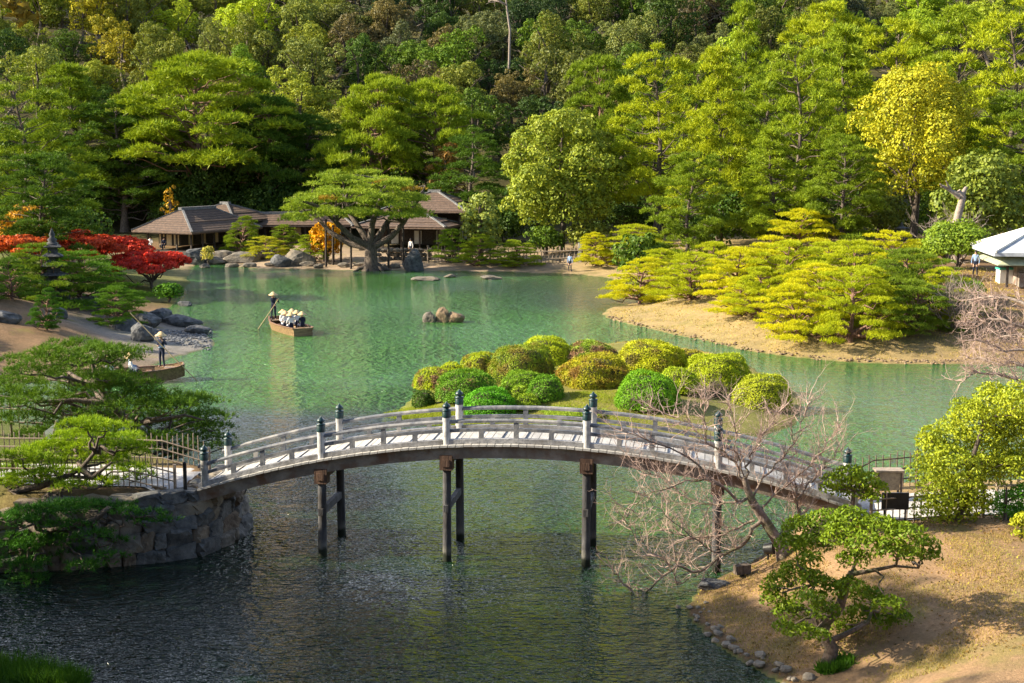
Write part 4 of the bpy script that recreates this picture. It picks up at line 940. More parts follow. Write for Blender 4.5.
# rubble wall by the spreading pine
m_ = MB(); rng = np.random.default_rng(3)
pA = hit(378, 262); pB = hit(430, 262)
for q in range(70):
    t = rng.uniform(0, 1); p = pA + (pB - pA) * t; rock_geo(m_, (p[0], p[1] + 1.2 + rng.uniform(-.3, .3), pA[2] + rng.integers(0, 3) * .4), (.8, .6, .5), rng, sub=1, sink=0)
tag(m_.obj('rubble_wall', M['rock']), 'low rubble stone wall between the spreading pine and the far fence', 'wall')

# ------------------------------------------------------------------ retaining wall left
def stone_wall():
    m_ = MB(); rng = np.random.default_rng(21)
    path = [(-8.5, 43.5), (-8.35, 42.4), (-8.4, 41.5), (-8.6, 40.5), (-9.0, 39.6), (-9.8, 39.0), (-10.8, 38.65), (-12, 38.35), (-14, 38.0), (-18, 37.7)]
    P = np.array(path); seg = np.linalg.norm(np.diff(P, axis=0), axis=1); S = np.concatenate([[0], np.cumsum(seg)])
    z = .12
    for row in range(5):
        s = rng.uniform(0, .3); hgt = [.5, .48, .42, .4, .3][row]
        while s < S[-1]:
            w = rng.uniform(.3, 1.0); x = np.interp(s + w / 2, S, P[:, 0]); y = np.interp(s + w / 2, S, P[:, 1]); k = min(len(P) - 2, int(np.searchsorted(S, s + w / 2) - 1)); dv = P[k + 1] - P[k]
            inn = .10 * row; nx, ny = -dv[1], dv[0]; l = math.hypot(nx, ny); top = 1.9 - .35 * sm((s - 5) / 6)
            if z < top: rock_geo(m_, (x - nx / l * -inn * -1 + 0, y - ny / l * inn * 1 + .0, z), (w * 1.45, 1.0, hgt * rng.uniform(1.35, 1.9)), rng, sub=3, rz=math.atan2(dv[1], dv[0]) + rng.uniform(-.12, .12), sink=.5, mat=int(rng.integers(0, 3)), block=True)
            s += w * .92
        z += hgt * .86
    tag(m_.obj('retaining_wall', [M['rock'], M['rock_grey'], M['rock_tan2']]), 'rough stone retaining wall carrying the left end of the bridge', 'wall')
M['rock_tan2'] = std_mat('rock_warm', (.085, .062, .045), (.20, .155, .11), 3, .9, .8)
M['rock_grey'] = std_mat('rock_grey', (.05, .05, .05), (.14, .135, .125), 3, .9, .8)
stone_wall()
# paths
def path_strip(name, line, w):
    m_ = MB(); P = []; Fc = []
    pts = []
    for a, b in zip(line[:-1], line[1:]):
        n = max(2, int(math.dist(a, b) / .4)); pts += [(a[0] + (b[0] - a[0]) * q / n, a[1] + (b[1] - a[1]) * q / n) for q in range(n)]
    pts.append(line[-1]); pts = np.array(pts); T = unit(np.gradient(pts, axis=0)); Nn = np.stack([-T[:, 1], T[:, 0]], 1)
    K = 7
    for i_, (p, n_) in enumerate(zip(pts, Nn)):
        for q in range(K):
            s = (q / (K - 1) - .5) * w; x, y = p + n_ * s; P.append((x, y, max(gz(x, y) + .03, 1.3)))
    nn = len(pts); i_ = np.arange(nn - 1)[:, None] * K; j_ = np.arange(K - 1)[None, :]
    m_.add(P, np.stack([i_ + j_, i_ + j_ + 1, i_ + K + j_ + 1, i_ + K + j_], -1).reshape(-1, 4), 0, True)
    tag(m_.obj(name, M['path']), kind='structure')
path_strip('path', [(-8.7, 40.9), (-12.5, 41.5), (-24, 42.0)], 2.5)
path_strip('path', [(9.3, 38.55), (13, 39.2), (26, 40.8)], 2.7)

# ------------------------------------------------------------------ the bridge
def bY(x): return 38.6 - .14 * x
nrm = np.array([.139, .990])
def dz(x):
    u = x - .3; return 3.40 - (.0182 if u < 0 else .0186) * u * u
def bp(x, off, z): return np.array([x + nrm[0] * off, bY(x) + nrm[1] * off, dz(x) + z])
def bridge():
    X0, X1 = -9.0, 9.4; WB = 2.15; POSTS = [-8.82, -5.4, -1.83, 2.05, 5.6, 9.2]
    root = thing('arched_bridge', (0.2, 39.6, 0), 'arched timber footbridge with pale railings and dark teal post caps over the pond', 'bridge')
    o = np.array([.2, 39.6, 0.0]); xs = np.linspace(X0, X1, 75)
    def strip(mb, off0, off1, z0, z1, xs_, mat=0):
        V = []; Fc = []
        for x in xs_: V += [bp(x, off0, z0) - o, bp(x, off1, z0) - o, bp(x, off1, z1) - o, bp(x, off0, z1) - o]
        n = len(xs_)
        for q in range(n - 1):
            for e in range(4): Fc.append([4 * q + e, 4 * q + (e + 1) % 4, 4 * q + 4 + (e + 1) % 4, 4 * q + 4 + e])
        Fc += [[3, 2, 1, 0], [4 * n - 4, 4 * n - 3, 4 * n - 2, 4 * n - 1]]; mb.add(V, Fc, mat)
    # deck planks: each runs across the bridge
    d = MB(); n = 84; rng = np.random.default_rng(4); w = (X1 - X0) / n
    for q in range(n):
        a = X0 + q * w; h_ = rng.uniform(-.006, .006); strip(d, -.16, WB + .16, -.045 + h_, .015 + h_, [a + .012, a + w - .006])
    for q in range(0, n, 3):  # nailed treads
        a = X0 + q * w; strip(d, .22, WB - .22, .022, .05, [a + .02, a + .07])
    d.obj('deck', M['wood_deck'], root)
    for off in (-.02, WB - .2):
        g = MB(); strip(g, off, off + .22, -.40, -.052, xs); g.obj('girder', M['wood_rust'], root)
    g = MB(); strip(g, WB / 2 - .1, WB / 2 + .1, -.38, -.055, xs); g.obj('girder', M['wood_rust'], root)
    for off in (0.0, WB - .12):
        g = MB(); strip(g, off - .02, off + .14, .025, .15, xs); g.obj('kerb_beam', M['wood_grey'], root)
        g = MB(); strip(g, off + .01, off + .11, .35, .44, xs); g.obj('mid_rail', M['wood_pale'], root)
        g = MB()
        prof = [(-.065, 0), (-.065, .06), (-.03, .1), (.03, .1), (.065, .06), (.065, 0)]; V = []; Fc = []; k = len(prof)
        for x in xs: V += [bp(x, off + .06 + a, .60 + b) - o for a, b in prof]
        for q in range(len(xs) - 1):
            for e in range(k): Fc.append([k * q + e, k * q + (e + 1) % k, k * q + k + (e + 1) % k, k * q + k + e])
        g.add(V, Fc); g.obj('top_rail', M['wood_pale'], root)
    for side, off in enumerate((.06, WB - .06)):
        for x in POSTS:
            p = bp(x, off, 0) - o; b = MB(); b.tube([p + (0, 0, -.05), p + (0, 0, .80)], .115, 12, smooth=True); po = b.obj('post', M['wood_post'], root)
            f = MB(); R = .122
            f.lathe(p + (0, 0, .78), [(R, 0), (R, .17), (R * .95, .18), (R * 1.08, .19), (R * 1.08, .22), (R * .62, .235), (R * .55, .26), (R * .95, .285), (R * .98, .32), (R * .7, .365), (R * .3, .40), (.015, .44)], 12)
            f.obj('finial', M['patina'], po)
        for a, b_ in zip(POSTS[:-1], POSTS[1:]):
            for t, full in ((.25, 0), (.5, 1), (.75, 0)):
                x = a + (b_ - a) * t; p = bp(x, off, 0) - o; s_ = MB(); hh = .6 if full else .36
                s_.box(p + (0, 0, .14 + (hh - .14) / 2), (.13, .10, hh - .14), rz=-.139); s_.obj('baluster', M['wood_pale'], root)
    # piles: front and back rows, cross beams, dark caps
    for q, x in enumerate(POSTS[1:-1]):
        for side, off in enumerate((.08, WB - .10)):
            p = bp(x, off, 0) - o; b = MB(); lean = .12 * (-1 if side == 0 else 1)
            top = p + (0, 0, -.39); bot = np.array([p[0] + nrm[0] * lean, p[1] + nrm[1] * lean, -1.4])
            mid = top + (bot - top) * .5
            b.tube([bot, mid, top], [.135, .125, .12], 10); pi = b.obj('pile', M['pile_wood'], root)
            if side == 0:
                c_ = MB(); c_.box(top + (0, -.0, -.10), (.36, .36, .42), rz=-.139); c_.obj('pile_cap', M['pile_brown'], pi)
        for zz in (.42,):
            a = bp(x, -.15, 0) - o; b2 = bp(x, WB + .1, 0) - o; g = MB(); z_ = dz(x) * .46; g.beam((a[0], a[1], z_), (b2[0], b2[1], z_), .13, .2); g.obj('cross_beam', M['pile_wood'], root)
        a = bp(x, -.12, -.5) - o; b2 = bp(x, WB + .1, -.5) - o; g = MB(); g.beam(a, b2, .2, .2); g.obj('cross_beam', M['pile_brown'], root)
M['wood_post'] = std_mat('wood_post', (.34, .335, .33), (.50, .49, .48), 5, .75, .2, c3=(.22, .21, .20), s3=2.2)
M['wood_deck'] = std_mat('wood_deck', (.29, .28, .27), (.43, .415, .395), 4, .8, .2, (1, .3, 1), c3=(.42, .39, .36), s3=1.2)
bridge()
# black post at the left end of the bridge
m_ = MB(); m_.tube([(0, 0, -.1), (0, 0, 1.15)], .055, 10); m_.lathe((0, 0, 1.15), [(.055, 0), (.05, .03), (.01, .05)], 10); o = m_.obj('bollard', M['black']); o.location = (-9.35, 39.75, 1.45); tag(o, 'slim black post at the near left end of the bridge', 'post')

# ------------------------------------------------------------------ right-hand furniture
def furniture():
    p = np.array([10.25, 37.1]); z = gz(*p); root = thing('sign_board', (*p, z), 'black sign board seen from behind on two legs by the fence right of the bridge', 'sign')
    b = MB(); b.box((0, 0, .62), (.72, .06, .46)); b.obj('board', M['black'], root)
    for s in (-.28, .28): b = MB(); b.tube([(s, .0, 0), (s, .0, .4)], .025, 6); b.obj('leg', M['black'], root)
    p = np.array([10.75, 39.7]); z = gz(*p); root = thing('donation_stand', (*p, z), 'small slatted wooden stand with flat top on the path behind the fence', 'stand')
    b = MB(); b.box((0, 0, .86), (.8, .45, .05)); b.obj('top', M['bamboo'], root); b = MB(); b.box((0, 0, .56), (.55, .3, .5), taper=1.15); b.obj('body', M['bamboo'], root)
    for sx in (-1, 1):
        for sy in (-1, 1): b = MB(); b.tube([(sx * .33, sy * .16, 0), (sx * .33, sy * .16, .84)], .035, 6); b.obj('leg', M['bamboo_dark'], root)
    p = hit(742, 577); root = thing('spotlight', p, 'small brown floodlight box on the lawn tip under the bare tree', 'lamp', None, .4)
    b = MB(); b.box((0, 0, .22), (.42, .22, .24)); b.obj('housing', M['bark'], root); b = MB(); b.box((0, 0, .05), (.1, .1, .16)); b.obj('bracket', M['black'], root)
    p = hit(768, 560); root = thing('spotlight', p, 'black floodlight behind the trunk of the bare tree', 'lamp', None, -.5)
    b = MB(); b.tube([(-.1, 0, .3), (.16, 0, .36)], [.14, .17], 10); b.obj('housing', M['black'], root); b = MB(); b.tube([(0, 0, 0), (0, 0, .26)], .03, 6); b.obj('bracket', M['black'], root)
    # white flag on a pole at left
    t = at_y(50, 424, 41.3); z = gz(t[0], 41.3); root = thing('flag', (t[0], 41.3, z), 'small white pennant on a leaning pole among the near left pines', 'flag')
    b = MB(); b.tube([(-.2, 0, 0), (.18, 0, t[2] - z + .1)], .018, 6); b.obj('pole', M['bamboo'], root)
    h = t[2] - z; b = MB(); b.add([(.14, -.03, h), (-.16, -.03, h - .22), (-.12, -.03, h - .55), (.02, -.03, h - .5), (.14, -.015, h), (-.16, -.015, h - .22), (-.12, -.015, h - .55), (.02, -.015, h - .5)], [[0, 1, 2, 3], [7, 6, 5, 4], [0, 4, 5, 1], [1, 5, 6, 2], [2, 6, 7, 3], [3, 7, 4, 0]]); b.obj('cloth', M['white_cloth'], root)
    p = hit(580, 262); root = thing('signpost', p, 'small white marker post at the far fence beside the walker', 'sign')
    b = MB(); b.box((0, 0, .9), (.3, .2, 1.8)); b.obj('post', M['plaster'], root)
furniture()

# ------------------------------------------------------------------ near trees
def needle_tree(name, label, base, trunk_pts, pads, dens, Ln, W, k, color, limbs, seed, r0=.2, matl='pine_near', bark='bark', r1=.05):
    """trunk_pts and pads in world coordinates"""
    rng = np.random.default_rng(seed); base = np.array(base, float); root = thing(name, base, label, 'pine tree'); tr = MB(); cr = MB()
    T = np.array(trunk_pts) - base; tr.tube(T, np.linspace(r0, r1, len(T)), 10)
    pp = [(p[0] - base[0], p[1] - base[1], p[2] - base[2], *p[3:]) for p in pads]
    for p in pp:
        c = np.array(p[:3]); dd = np.linalg.norm(T - c, axis=1) + np.where(T[:, 2] > c[2], 1.0, 0); b = T[int(np.argmin(dd))]
        limb(tr, b, c - (0, 0, .08), r0 * .32, .018, rng, .22, 8, 6)
        for e in range(3): a = rng.uniform(0, 6.28); limb(tr, c - (0, 0, .1), c + (math.cos(a) * p[3] * .7, math.sin(a) * p[4] * .7, 0), .018, .007, rng, .15, 5, 4)
    for l in limbs: tr.tube(np.array(l[0]) - base, np.linspace(l[1], l[2], len(l[0])), 8)
    pad_tufts(cr, pp, dens, k, Ln, W, rng, up=1.0)
    c = cr.obj('crown', M[matl], root); c.color = (*color, 1); tr.obj('trunk', M[bark], root)
    return root
rngP = np.random.default_rng(77)
def padlist(lst, Yr, r=(.6, .95), fl=.24):
    out = []
    for (px, py, w) in lst:
        Y = rngP.uniform(*Yr); p = at_y(px, py, Y); rr = w / 2 * Y / F; out.append((*p, rr * rngP.uniform(.95, 1.2), rr * rngP.uniform(.7, 1.0), rr * fl * rngP.uniform(.8, 1.3)))
    return out
# pine A: large dark pine reaching over the water
PA = [(75, 347, 60), (108, 352, 64), (122, 358, 44), (60, 362, 70), (92, 366, 70), (118, 378, 56), (138, 384, 40), (30, 372, 60), (10, 384, 60), (65, 382, 70), (110, 390, 70), (146, 396, 56), (172, 406, 50), (40, 398, 70), (10, 405, 50),
      (85, 402, 70), (130, 408, 70), (195, 402, 50), (205, 418, 52), (180, 422, 60), (150, 422, 60), (105, 420, 60), (208, 438, 40), (170, 440, 50), (70, 416, 60), (25, 420, 60), (192, 448, 36), (135, 436, 44), (215, 428, 36), (104, 378, 50), (48, 352, 40), (160, 408, 60), (190, 430, 50), (5, 392, 50), (20, 360, 40)]
b0 = (-12.6, 47.0, gz(-12.6, 47.0))
needle_tree('pine_tree', 'large dark green pine left of the bridge, its pads spreading over the water', b0, [b0, at_y(150, 440, 46.8), at_y(132, 425, 46.5), at_y(112, 405, 46.5), at_y(98, 385, 46.5), at_y(92, 362, 46.5)],
            padlist(PA + [(222, 446, 30), (150, 450, 50), (120, 448, 44), (185, 380 + 20, 40), (60, 430, 50), (90, 404, 50), (35, 436, 44), (175, 456, 30)], (44.6, 49), fl=.33), 115, .16, .02, 8, (.055, .10, .02), [([at_y(132, 425, 46.5), at_y(160, 420, 46.2), at_y(185, 415, 46), at_y(203, 420, 46)], .09, .03), ([at_y(112, 405, 46.5), at_y(75, 400, 46), at_y(40, 402, 46), at_y(0, 396, 46)], .10, .03)], 61, .24)
PB = [(85, 424, 44), (105, 428, 50), (120, 438, 44), (75, 436, 50), (45, 448, 46), (60, 446, 40), (95, 446, 50), (128, 446, 40), (20, 456, 50), (40, 462, 50), (55, 472, 40), (10, 470, 44), (30, 478, 50), (110, 458, 40), (130, 468, 36), (140, 476, 34), (75, 456, 40), (72, 486, 36), (105, 482, 36), (128, 490, 36), (5, 484, 40), (20, 490, 40), (92, 434, 40), (140, 452, 30)]
b0 = (-13.0, 39.2, gz(-13.0, 39.2))
needle_tree('pine_tree', 'sunlit bright green pine in front of the left path fence', b0, [b0, at_y(32, 508, 39.2), at_y(14, 492, 39.3), at_y(40, 486, 39.5), at_y(62, 478, 39.6), at_y(82, 468, 39.6), at_y(95, 452, 39.6)],
            padlist(PB, (38.6, 41.2)), 150, .15, .02, 8, (.14, .20, .018), [([at_y(82, 470, 39.5), at_y(92, 478, 39.4), at_y(102, 470, 39.4), at_y(112, 462, 39.4)], .1, .03)], 62, .17)
PC = [(10, 520, 60), (40, 512, 60), (70, 506, 60), (100, 508, 60), (30, 534, 60), (65, 526, 50), (10, 548, 60), (45, 556, 56), (80, 548, 50), (110, 556, 40), (20, 566, 56), (60, 570, 46), (95, 536, 40), (0, 532, 50), (55, 540, 50), (125, 512, 40), (150, 513, 44), (140, 522, 40), (166, 520, 34), (30, 580, 40), (85, 566, 40), (120, 540, 34)]
b0 = (-13.6, 38.4, gz(-13.6, 38.4))
needle_tree('pine_tree', 'low sprawling dark pine draped over the stone wall at the lower left', b0, [b0, at_y(15, 516, 38.3), at_y(40, 532, 37.9), at_y(68, 528, 37.8), at_y(95, 520, 37.8), at_y(108, 508, 37.8), at_y(124, 510, 37.8)],
            padlist([(a_, b_, c_ * (.72 if a_ > 105 else 1.0)) for a_, b_, c_ in PC], (36.9, 38.4)), 105, .15, .022, 8, (.03, .085, .022), [], 63, .15)
# green tufts by the wall
def grass_patch(name, pts, n, hgt, label=None, col=(.08, .16, .02), seed=1, W=.02):
    rng = np.random.default_rng(seed); mb = MB()
    for (px, py, r) in pts:
        c = hit(px, py); m_ = n; a = rng.uniform(0, 6.28, m_); rr = r * np.sqrt(rng.uniform(0, 1, m_)); x = c[0] + rr * np.cos(a); y = c[1] + rr * np.sin(a); z = terrain(x, y)[0]
        P = np.stack([x, y, np.maximum(z, 0) - .02], 1); blades(mb, P, np.array([0, 0, 1.]) + .45 * rng.normal(size=(m_, 3)), hgt, W, rng)
    o = mb.obj(name, leaf_mat('grass_blades', col)); tag(o, kind='stuff'); return o
grass_patch('grass', [(15, 676, .8), (45, 680, .6), (-10, 672, .8), (70, 684, .4)], 900, .42, col=(.028, .065, .012), seed=2)
grass_patch('grass', [(410, 412, 1.2), (425, 417, 1.2), (440, 420, 1.0), (500, 426, 1.5), (580, 400, 1.5), (560, 415, 1.5), (600, 395, 1.3), (620, 420, 1.3), (545, 425, 1.3), (590, 425, 1.4), (470, 425, 1.2)], 3200, .09, col=(.15, .17, .02), seed=3, W=.02)
grass_patch('grass', [(838, 664, .35), (830, 668, .3)], 600, .2, col=(.04, .095, .015), seed=4, W=.04)

# evergreen broadleaf trees at lower right
def leafy_tree(name, label, base, trunk, limbs, clumps, dens, Ln, W, color, seed, r0=.14, bark='bark', cat='tree', leafm='leaf', group=None, flat=.6):
    rng = np.random.default_rng(seed); base = np.array(base, float); root = thing(name, base, label, cat, group); tr = MB(); cr = MB()
    T = np.array(trunk) - base; tr.tube(T, np.linspace(r0, r0 * .45, len(T)), 10)
    AL = [T]
    for l, ra, rb in limbs:
        L_ = np.array(l) - base; tr.tube(L_, np.linspace(ra, rb, len(L_)), 8); AL.append(L_)
    A = np.concatenate(AL)
    for (x, y, z, r) in clumps:
        c = np.array([x, y, z]) - base; b = A[int(np.argmin(np.linalg.norm(A - c, axis=1)))]; limb(tr, b, c, .03, .01, rng, .2, 6, 5)
        lobe_leaves(cr, [(*c, r)], dens, Ln, W, rng, squash=flat, jit=.9)
        lobe_leaves(cr, [(*c, r * .6)], dens * .8, Ln, W, rng, squash=flat, jit=1.2)
    c = cr.obj('crown', M[leafm], root); c.color = (*color, 1); tr.obj('trunk', M[bark], root)
def clumps(lst, Yr, seed=1):
    rng = np.random.default_rng(seed); out = []
    for (px, py, w) in lst:
        Y = rng.uniform(*Yr); out.append((*at_y(px, py, Y), w / 2 * Y / F))
    return out
bs = hit(828, 664); Yt = bs[1]
CT = [(800, 528, 40), (825, 522, 44), (850, 520, 44), (878, 528, 44), (905, 535, 44), (925, 545, 34), (840, 538, 46), (868, 545, 44), (895, 552, 40), (815, 545, 40), (790, 545, 34), (932, 556, 22), (855, 560, 36), (912, 556, 30),
      (780, 582, 34), (795, 572, 36), (812, 580, 36), (775, 600, 30), (790, 612, 36), (808, 600, 36), (830, 590, 40), (850, 588, 36), (868, 598, 40), (888, 606, 36), (900, 618, 26), (860, 615, 34), (825, 612, 36), (845, 628, 30), (802, 632, 30), (785, 628, 26), (880, 622, 30), (820, 636, 26), (770, 590, 22), (810, 560, 30)]
leafy_tree('evergreen_tree', 'small glossy evergreen tree with a crooked pale trunk on the near lawn', bs, [bs, at_y(832, 648, Yt), at_y(822, 634, Yt), at_y(826, 622, Yt), at_y(840, 606, Yt), at_y(846, 586, Yt), at_y(852, 572, Yt)],
           [([at_y(832, 640, Yt), at_y(850, 632, Yt), at_y(868, 622, Yt + .2), at_y(872, 610, Yt + .3)], .07, .03), ([at_y(852, 574, Yt), at_y(875, 570, Yt), at_y(895, 566, Yt), at_y(918, 568, Yt)], .06, .02), ([at_y(848, 584, Yt), at_y(856, 560, Yt + .2), at_y(850, 545, Yt + .2)], .05, .02), ([at_y(822, 640, Yt), at_y(815, 612, Yt), at_y(812, 585, Yt)], .03, .015)],
           clumps(CT, (Yt - .9, Yt + 1.1), 5), 150, .115, .05, (.085, .12, .016), 71, .17, 'bark_moss')
bs = np.array([(852 - 512) / F * 36.6, 36.3, gz(8.7, 36.3)]); Yt = 36.3
leafy_tree('evergreen_tree', 'small rounded tree hiding the right end of the bridge', bs, [bs, at_y(852, 508, Yt), at_y(854, 490, Yt)], [],
           clumps([(835, 480, 28), (850, 474, 30), (866, 480, 30), (878, 488, 24), (842, 492, 26), (860, 494, 30), (828, 488, 20), (872, 498, 22), (855, 484, 30)], (Yt - .5, Yt + .5), 6), 110, .12, .06, (.11, .15, .02), 72, .09)
bs = hit(962, 526); Yt = bs[1] + .6
leafy_tree('laurel_shrub', 'tall sunlit yellow-green laurel shrub beside the path on the right', (bs[0], Yt, bs[2]), [(bs[0], Yt, bs[2]), at_y(968, 500, Yt), at_y(972, 460, Yt), at_y(985, 420, Yt)], [],
           clumps([(935, 455, 44), (950, 440, 50), (930, 475, 44), (955, 470, 56), (975, 425, 54), (1000, 410, 56), (1020, 405, 50), (985, 450, 60), (1010, 440, 60), (1030, 430, 60), (940, 495, 50), (965, 495, 50), (935, 512, 44), (958, 512, 44), (980, 475, 50), (1005, 470, 50), (1030, 465, 50), (930, 440, 30), (965, 412, 34), (990, 398, 34), (1020, 470, 40), (978, 505, 30)], (Yt - .6, Yt + 1.0), 7),
           190, .10, .05, (.17, .19, .026), 73, .1, cat='shrub', flat=.9)
bs = hit(1005, 520); Yt = bs[1]
leafy_tree('juniper_shrub', 'green feathery shrub at the right edge above the lawn', bs, [bs, bs + (0, 0, .5), bs + (0, 0, .9)], [], clumps([(995, 508, 26), (1010, 500, 34), (1025, 495, 36), (1008, 514, 30), (1025, 512, 34)], (Yt - .3, Yt + .5), 8), 160, .11, .04, (.07, .17, .03), 74, .05, cat='shrub')
bs = hit(1020, 538); Yt = bs[1]
leafy_tree('laurel_shrub', 'small yellowish shrub cut by the right edge of the lawn', bs, [bs, bs + (0, 0, .3), bs + (0, 0, .6)], [], clumps([(1018, 524, 18), (1026, 520, 24), (1020, 534, 16)], (Yt - .2, Yt + .2), 9), 160, .12, .06, (.22, .22, .03), 75, .04, cat='shrub')

# bare plum tree in front of the bridge
def plum():
    base = hit(785, 556); Y = base[1]; rng = np.random.default_rng(90)
    root = thing('bare_plum_tree', base, 'leafless crooked plum tree on the lawn tip, its twigs in front of the bridge', 'tree'); tr = MB(); tw = MB()
    W = lambda px, py, dy=0: at_y(px, py, Y + dy) - base
    tr.tube([(0, 0, -.15), W(781, 546), W(772, 532), W(763, 518), W(753, 503), W(747, 488), W(744, 477)], [.23, .17, .15, .135, .12, .09, .07], 10)
    L = [([(776, 538), (788, 528), (799, 518), (797, 500), (795, 483)], .12, .03, .3), ([(797, 500), (810, 482), (826, 466), (841, 451)], .045, .015, .4),
         ([(762, 518), (751, 530), (740, 548), (722, 556), (700, 572), (677, 564), (655, 585), (638, 599), (620, 578), (613, 570)], .085, .014, -.6),
         ([(755, 520), (735, 530), (709, 538), (687, 538), (668, 530)], .05, .012, .5), ([(750, 500), (738, 500), (719, 483), (690, 459), (654, 441), (622, 431)], .07, .012, -.8),
         ([(745, 480), (750, 460), (758, 441), (770, 425), (783, 408)], .05, .014, .5), ([(745, 482), (732, 460), (706, 441), (704, 420), (703, 404)], .05, .014, .2), ([(757, 515), (777, 493), (809, 467), (825, 448), (838, 428)], .045, .012, -.3),
         ([(740, 500), (715, 505), (690, 500), (665, 480), (640, 470)], .04, .012, 1.0), ([(752, 500), (765, 475), (790, 450), (800, 425), (808, 405)], .045, .012, .9), ([(719, 483), (700, 480), (670, 485), (640, 500), (622, 520)], .035, .01, -1.2),
         ([(722, 556), (700, 545), (670, 520), (650, 500)], .03, .01, -.8), ([(700, 572), (680, 585), (665, 560), (640, 540), (625, 520)], .025, .01, -1.0), ([(706, 441), (690, 425), (670, 415), (650, 408)], .03, .01, .6), ([(745, 478), (735, 450), (735, 425), (728, 400)], .035, .01, -.5)]
    for l, ra, rb, dy in L:
        n = len(l); P = np.array([W(px, py, dy * q / (n - 1)) for q, (px, py) in enumerate(l)]); tt = np.linspace(0, n - 1, n * 3); P = np.stack([np.interp(tt, np.arange(n), P[:, a]) for a in range(3)], 1); P[1:-1] += rng.normal(size=(len(P) - 2, 3)) * .035
        tr.tube(P, np.linspace(ra * .72, rb * .8, len(P)), 7)
        for q in range(2, len(P)):
            for e in range(2 if dy < -.5 else 3):
                if rng.uniform() < .85: twigs(tw, P[q], unit(P[q] - P[q - 1]) + rng.normal(size=3) * .8 + (0, 0, .5), rng.uniform(.4, .85), .013, 2, rng, .25, .55, 4, (2, 4), .22)
    tr.obj('trunk', M['bark_plum'], root); tw.obj('twigs', M['bark_twig'], root)
M['bark_plum'] = std_mat('bark_plum', (.12, .085, .07), (.28, .215, .18), 9, .9, .8, c3=(.09, .09, .04), s3=1.8)
M['bark_twig'] = std_mat('bark_twig', (.28, .19, .155), (.46, .34, .29), 5, .8, 0)
plum()
def right_bare():
    base = np.array([19.0, 44.0, 0]); base[2] = gz(19., 43.0); base[1] = 43.0; rng = np.random.default_rng(91); Y = 43.5
    root = thing('bare_cherry_tree', base, 'leafless pinkish cherry branches reaching in from the right edge over the water', 'tree'); tr = MB(); tw = MB(); W = lambda px, py, dy=0: at_y(px, py, Y + dy) - base
    hub = W(1110, 400); tr.tube([(0, 0, -.1), hub * .6, hub], [.3, .24, .2], 9)
    L = [([(1110, 400), (1070, 372), (1030, 352), (1000, 350), (975, 340)], 0), ([(1110, 400), (1060, 345), (1020, 325), (990, 318), (965, 322)], .8), ([(1110, 398), (1060, 392), (1025, 385), (1000, 372), (980, 372), (965, 380)], -.6), ([(1110, 400), (1060, 330), (1020, 300), (995, 295), (975, 300)], 1.4), ([(1110, 398), (1070, 350), (1035, 335), (1005, 335), (985, 352)], 1.8), ([(1110, 400), (1050, 365), (1015, 365), (990, 362), (968, 358)], 1)]
    for l, dy in L:
        n = len(l); P = np.array([W(px, py, dy * q / (n - 1)) for q, (px, py) in enumerate(l)]); tt = np.linspace(0, n - 1, n * 3); P = np.stack([np.interp(tt, np.arange(n), P[:, a]) for a in range(3)], 1); P[1:-1] += rng.normal(size=(len(P) - 2, 3)) * .05
        tr.tube(P, np.linspace(.09, .014, len(P)), 6)
        for q in range(5, len(P)):
            for e in range(4): twigs(tw, P[q], unit(P[q] - P[q - 1]) + rng.normal(size=3) * .8 + (0, 0, .3), rng.uniform(.4, .9), .014, 2, rng, .15, .6, 4, (2, 3), .25)
    tr.obj('trunk', M['bark_pale'], root); tw.obj('twigs', M['bark_twig'], root)
right_bare()

# edging stones and pebbles
rng = np.random.default_rng(13)
sl = [G(*p) for p in ((800, 690), (762, 669), (722, 648), (692, 621), (684, 606))]
em = []
for q in range(4): m_ = MB(); rock_geo(m_, (0, 0, 0), (.26, .2, .16), np.random.default_rng(40 + q), sub=2, rz=0); em.append(m_.mesh('edging_stone', M['rock_edge'] if 'rock_edge' in M else M.setdefault('rock_edge', std_mat('rock_edge', (.15, .125, .095), (.28, .24, .19), 5, .9, .4))))
for q in range(34):
    t = (q + rng.uniform(0, 1)) / 34 * (len(sl) - 1); k = min(int(t), len(sl) - 2); f = t - k; x = sl[k][0] + (sl[k + 1][0] - sl[k][0]) * f + rng.normal() * .13 + .15; y = sl[k][1] + (sl[k + 1][1] - sl[k][1]) * f + rng.normal() * .06 + .05
    o = link('edging_stone', em[q % 4]); o.location = (x, y, max(gz(x, y), 0)); s_ = rng.uniform(.5, 1.25) * (1 if q < 22 else .6); o.scale = (s_, s_, s_); o.rotation_euler = (0, 0, rng.uniform(0, 6)); tag(o, 'small pale stone in the row edging the near lawn at the waterline', 'stone', 'edging stones of the near lawn')
m_ = MB()
bank = [G(*p) for p in ((960, 364), (900, 364), (830, 361), (760, 353), (700, 340), (640, 326), (607, 318))]
for q in range(260):
    t = rng.uniform(0, len(bank) - 1.001); k = int(t); f = t - k; x = bank[k][0] + (bank[k + 1][0] - bank[k][0]) * f + rng.normal() * .2; y = bank[k][1] + (bank[k + 1][1] - bank[k][1]) * f + rng.normal() * .25 + .4; s_ = rng.uniform(.08, .26)
    rock_geo(m_, (x, y, max(gz(x, y), 0)), (s_, s_ * .8, s_ * .6), rng, sub=1)
tag(m_.obj('pebbles', M['rock_tan']), 'loose pale stones along the foot of the sandy bank', kind='stuff')
m_ = MB()
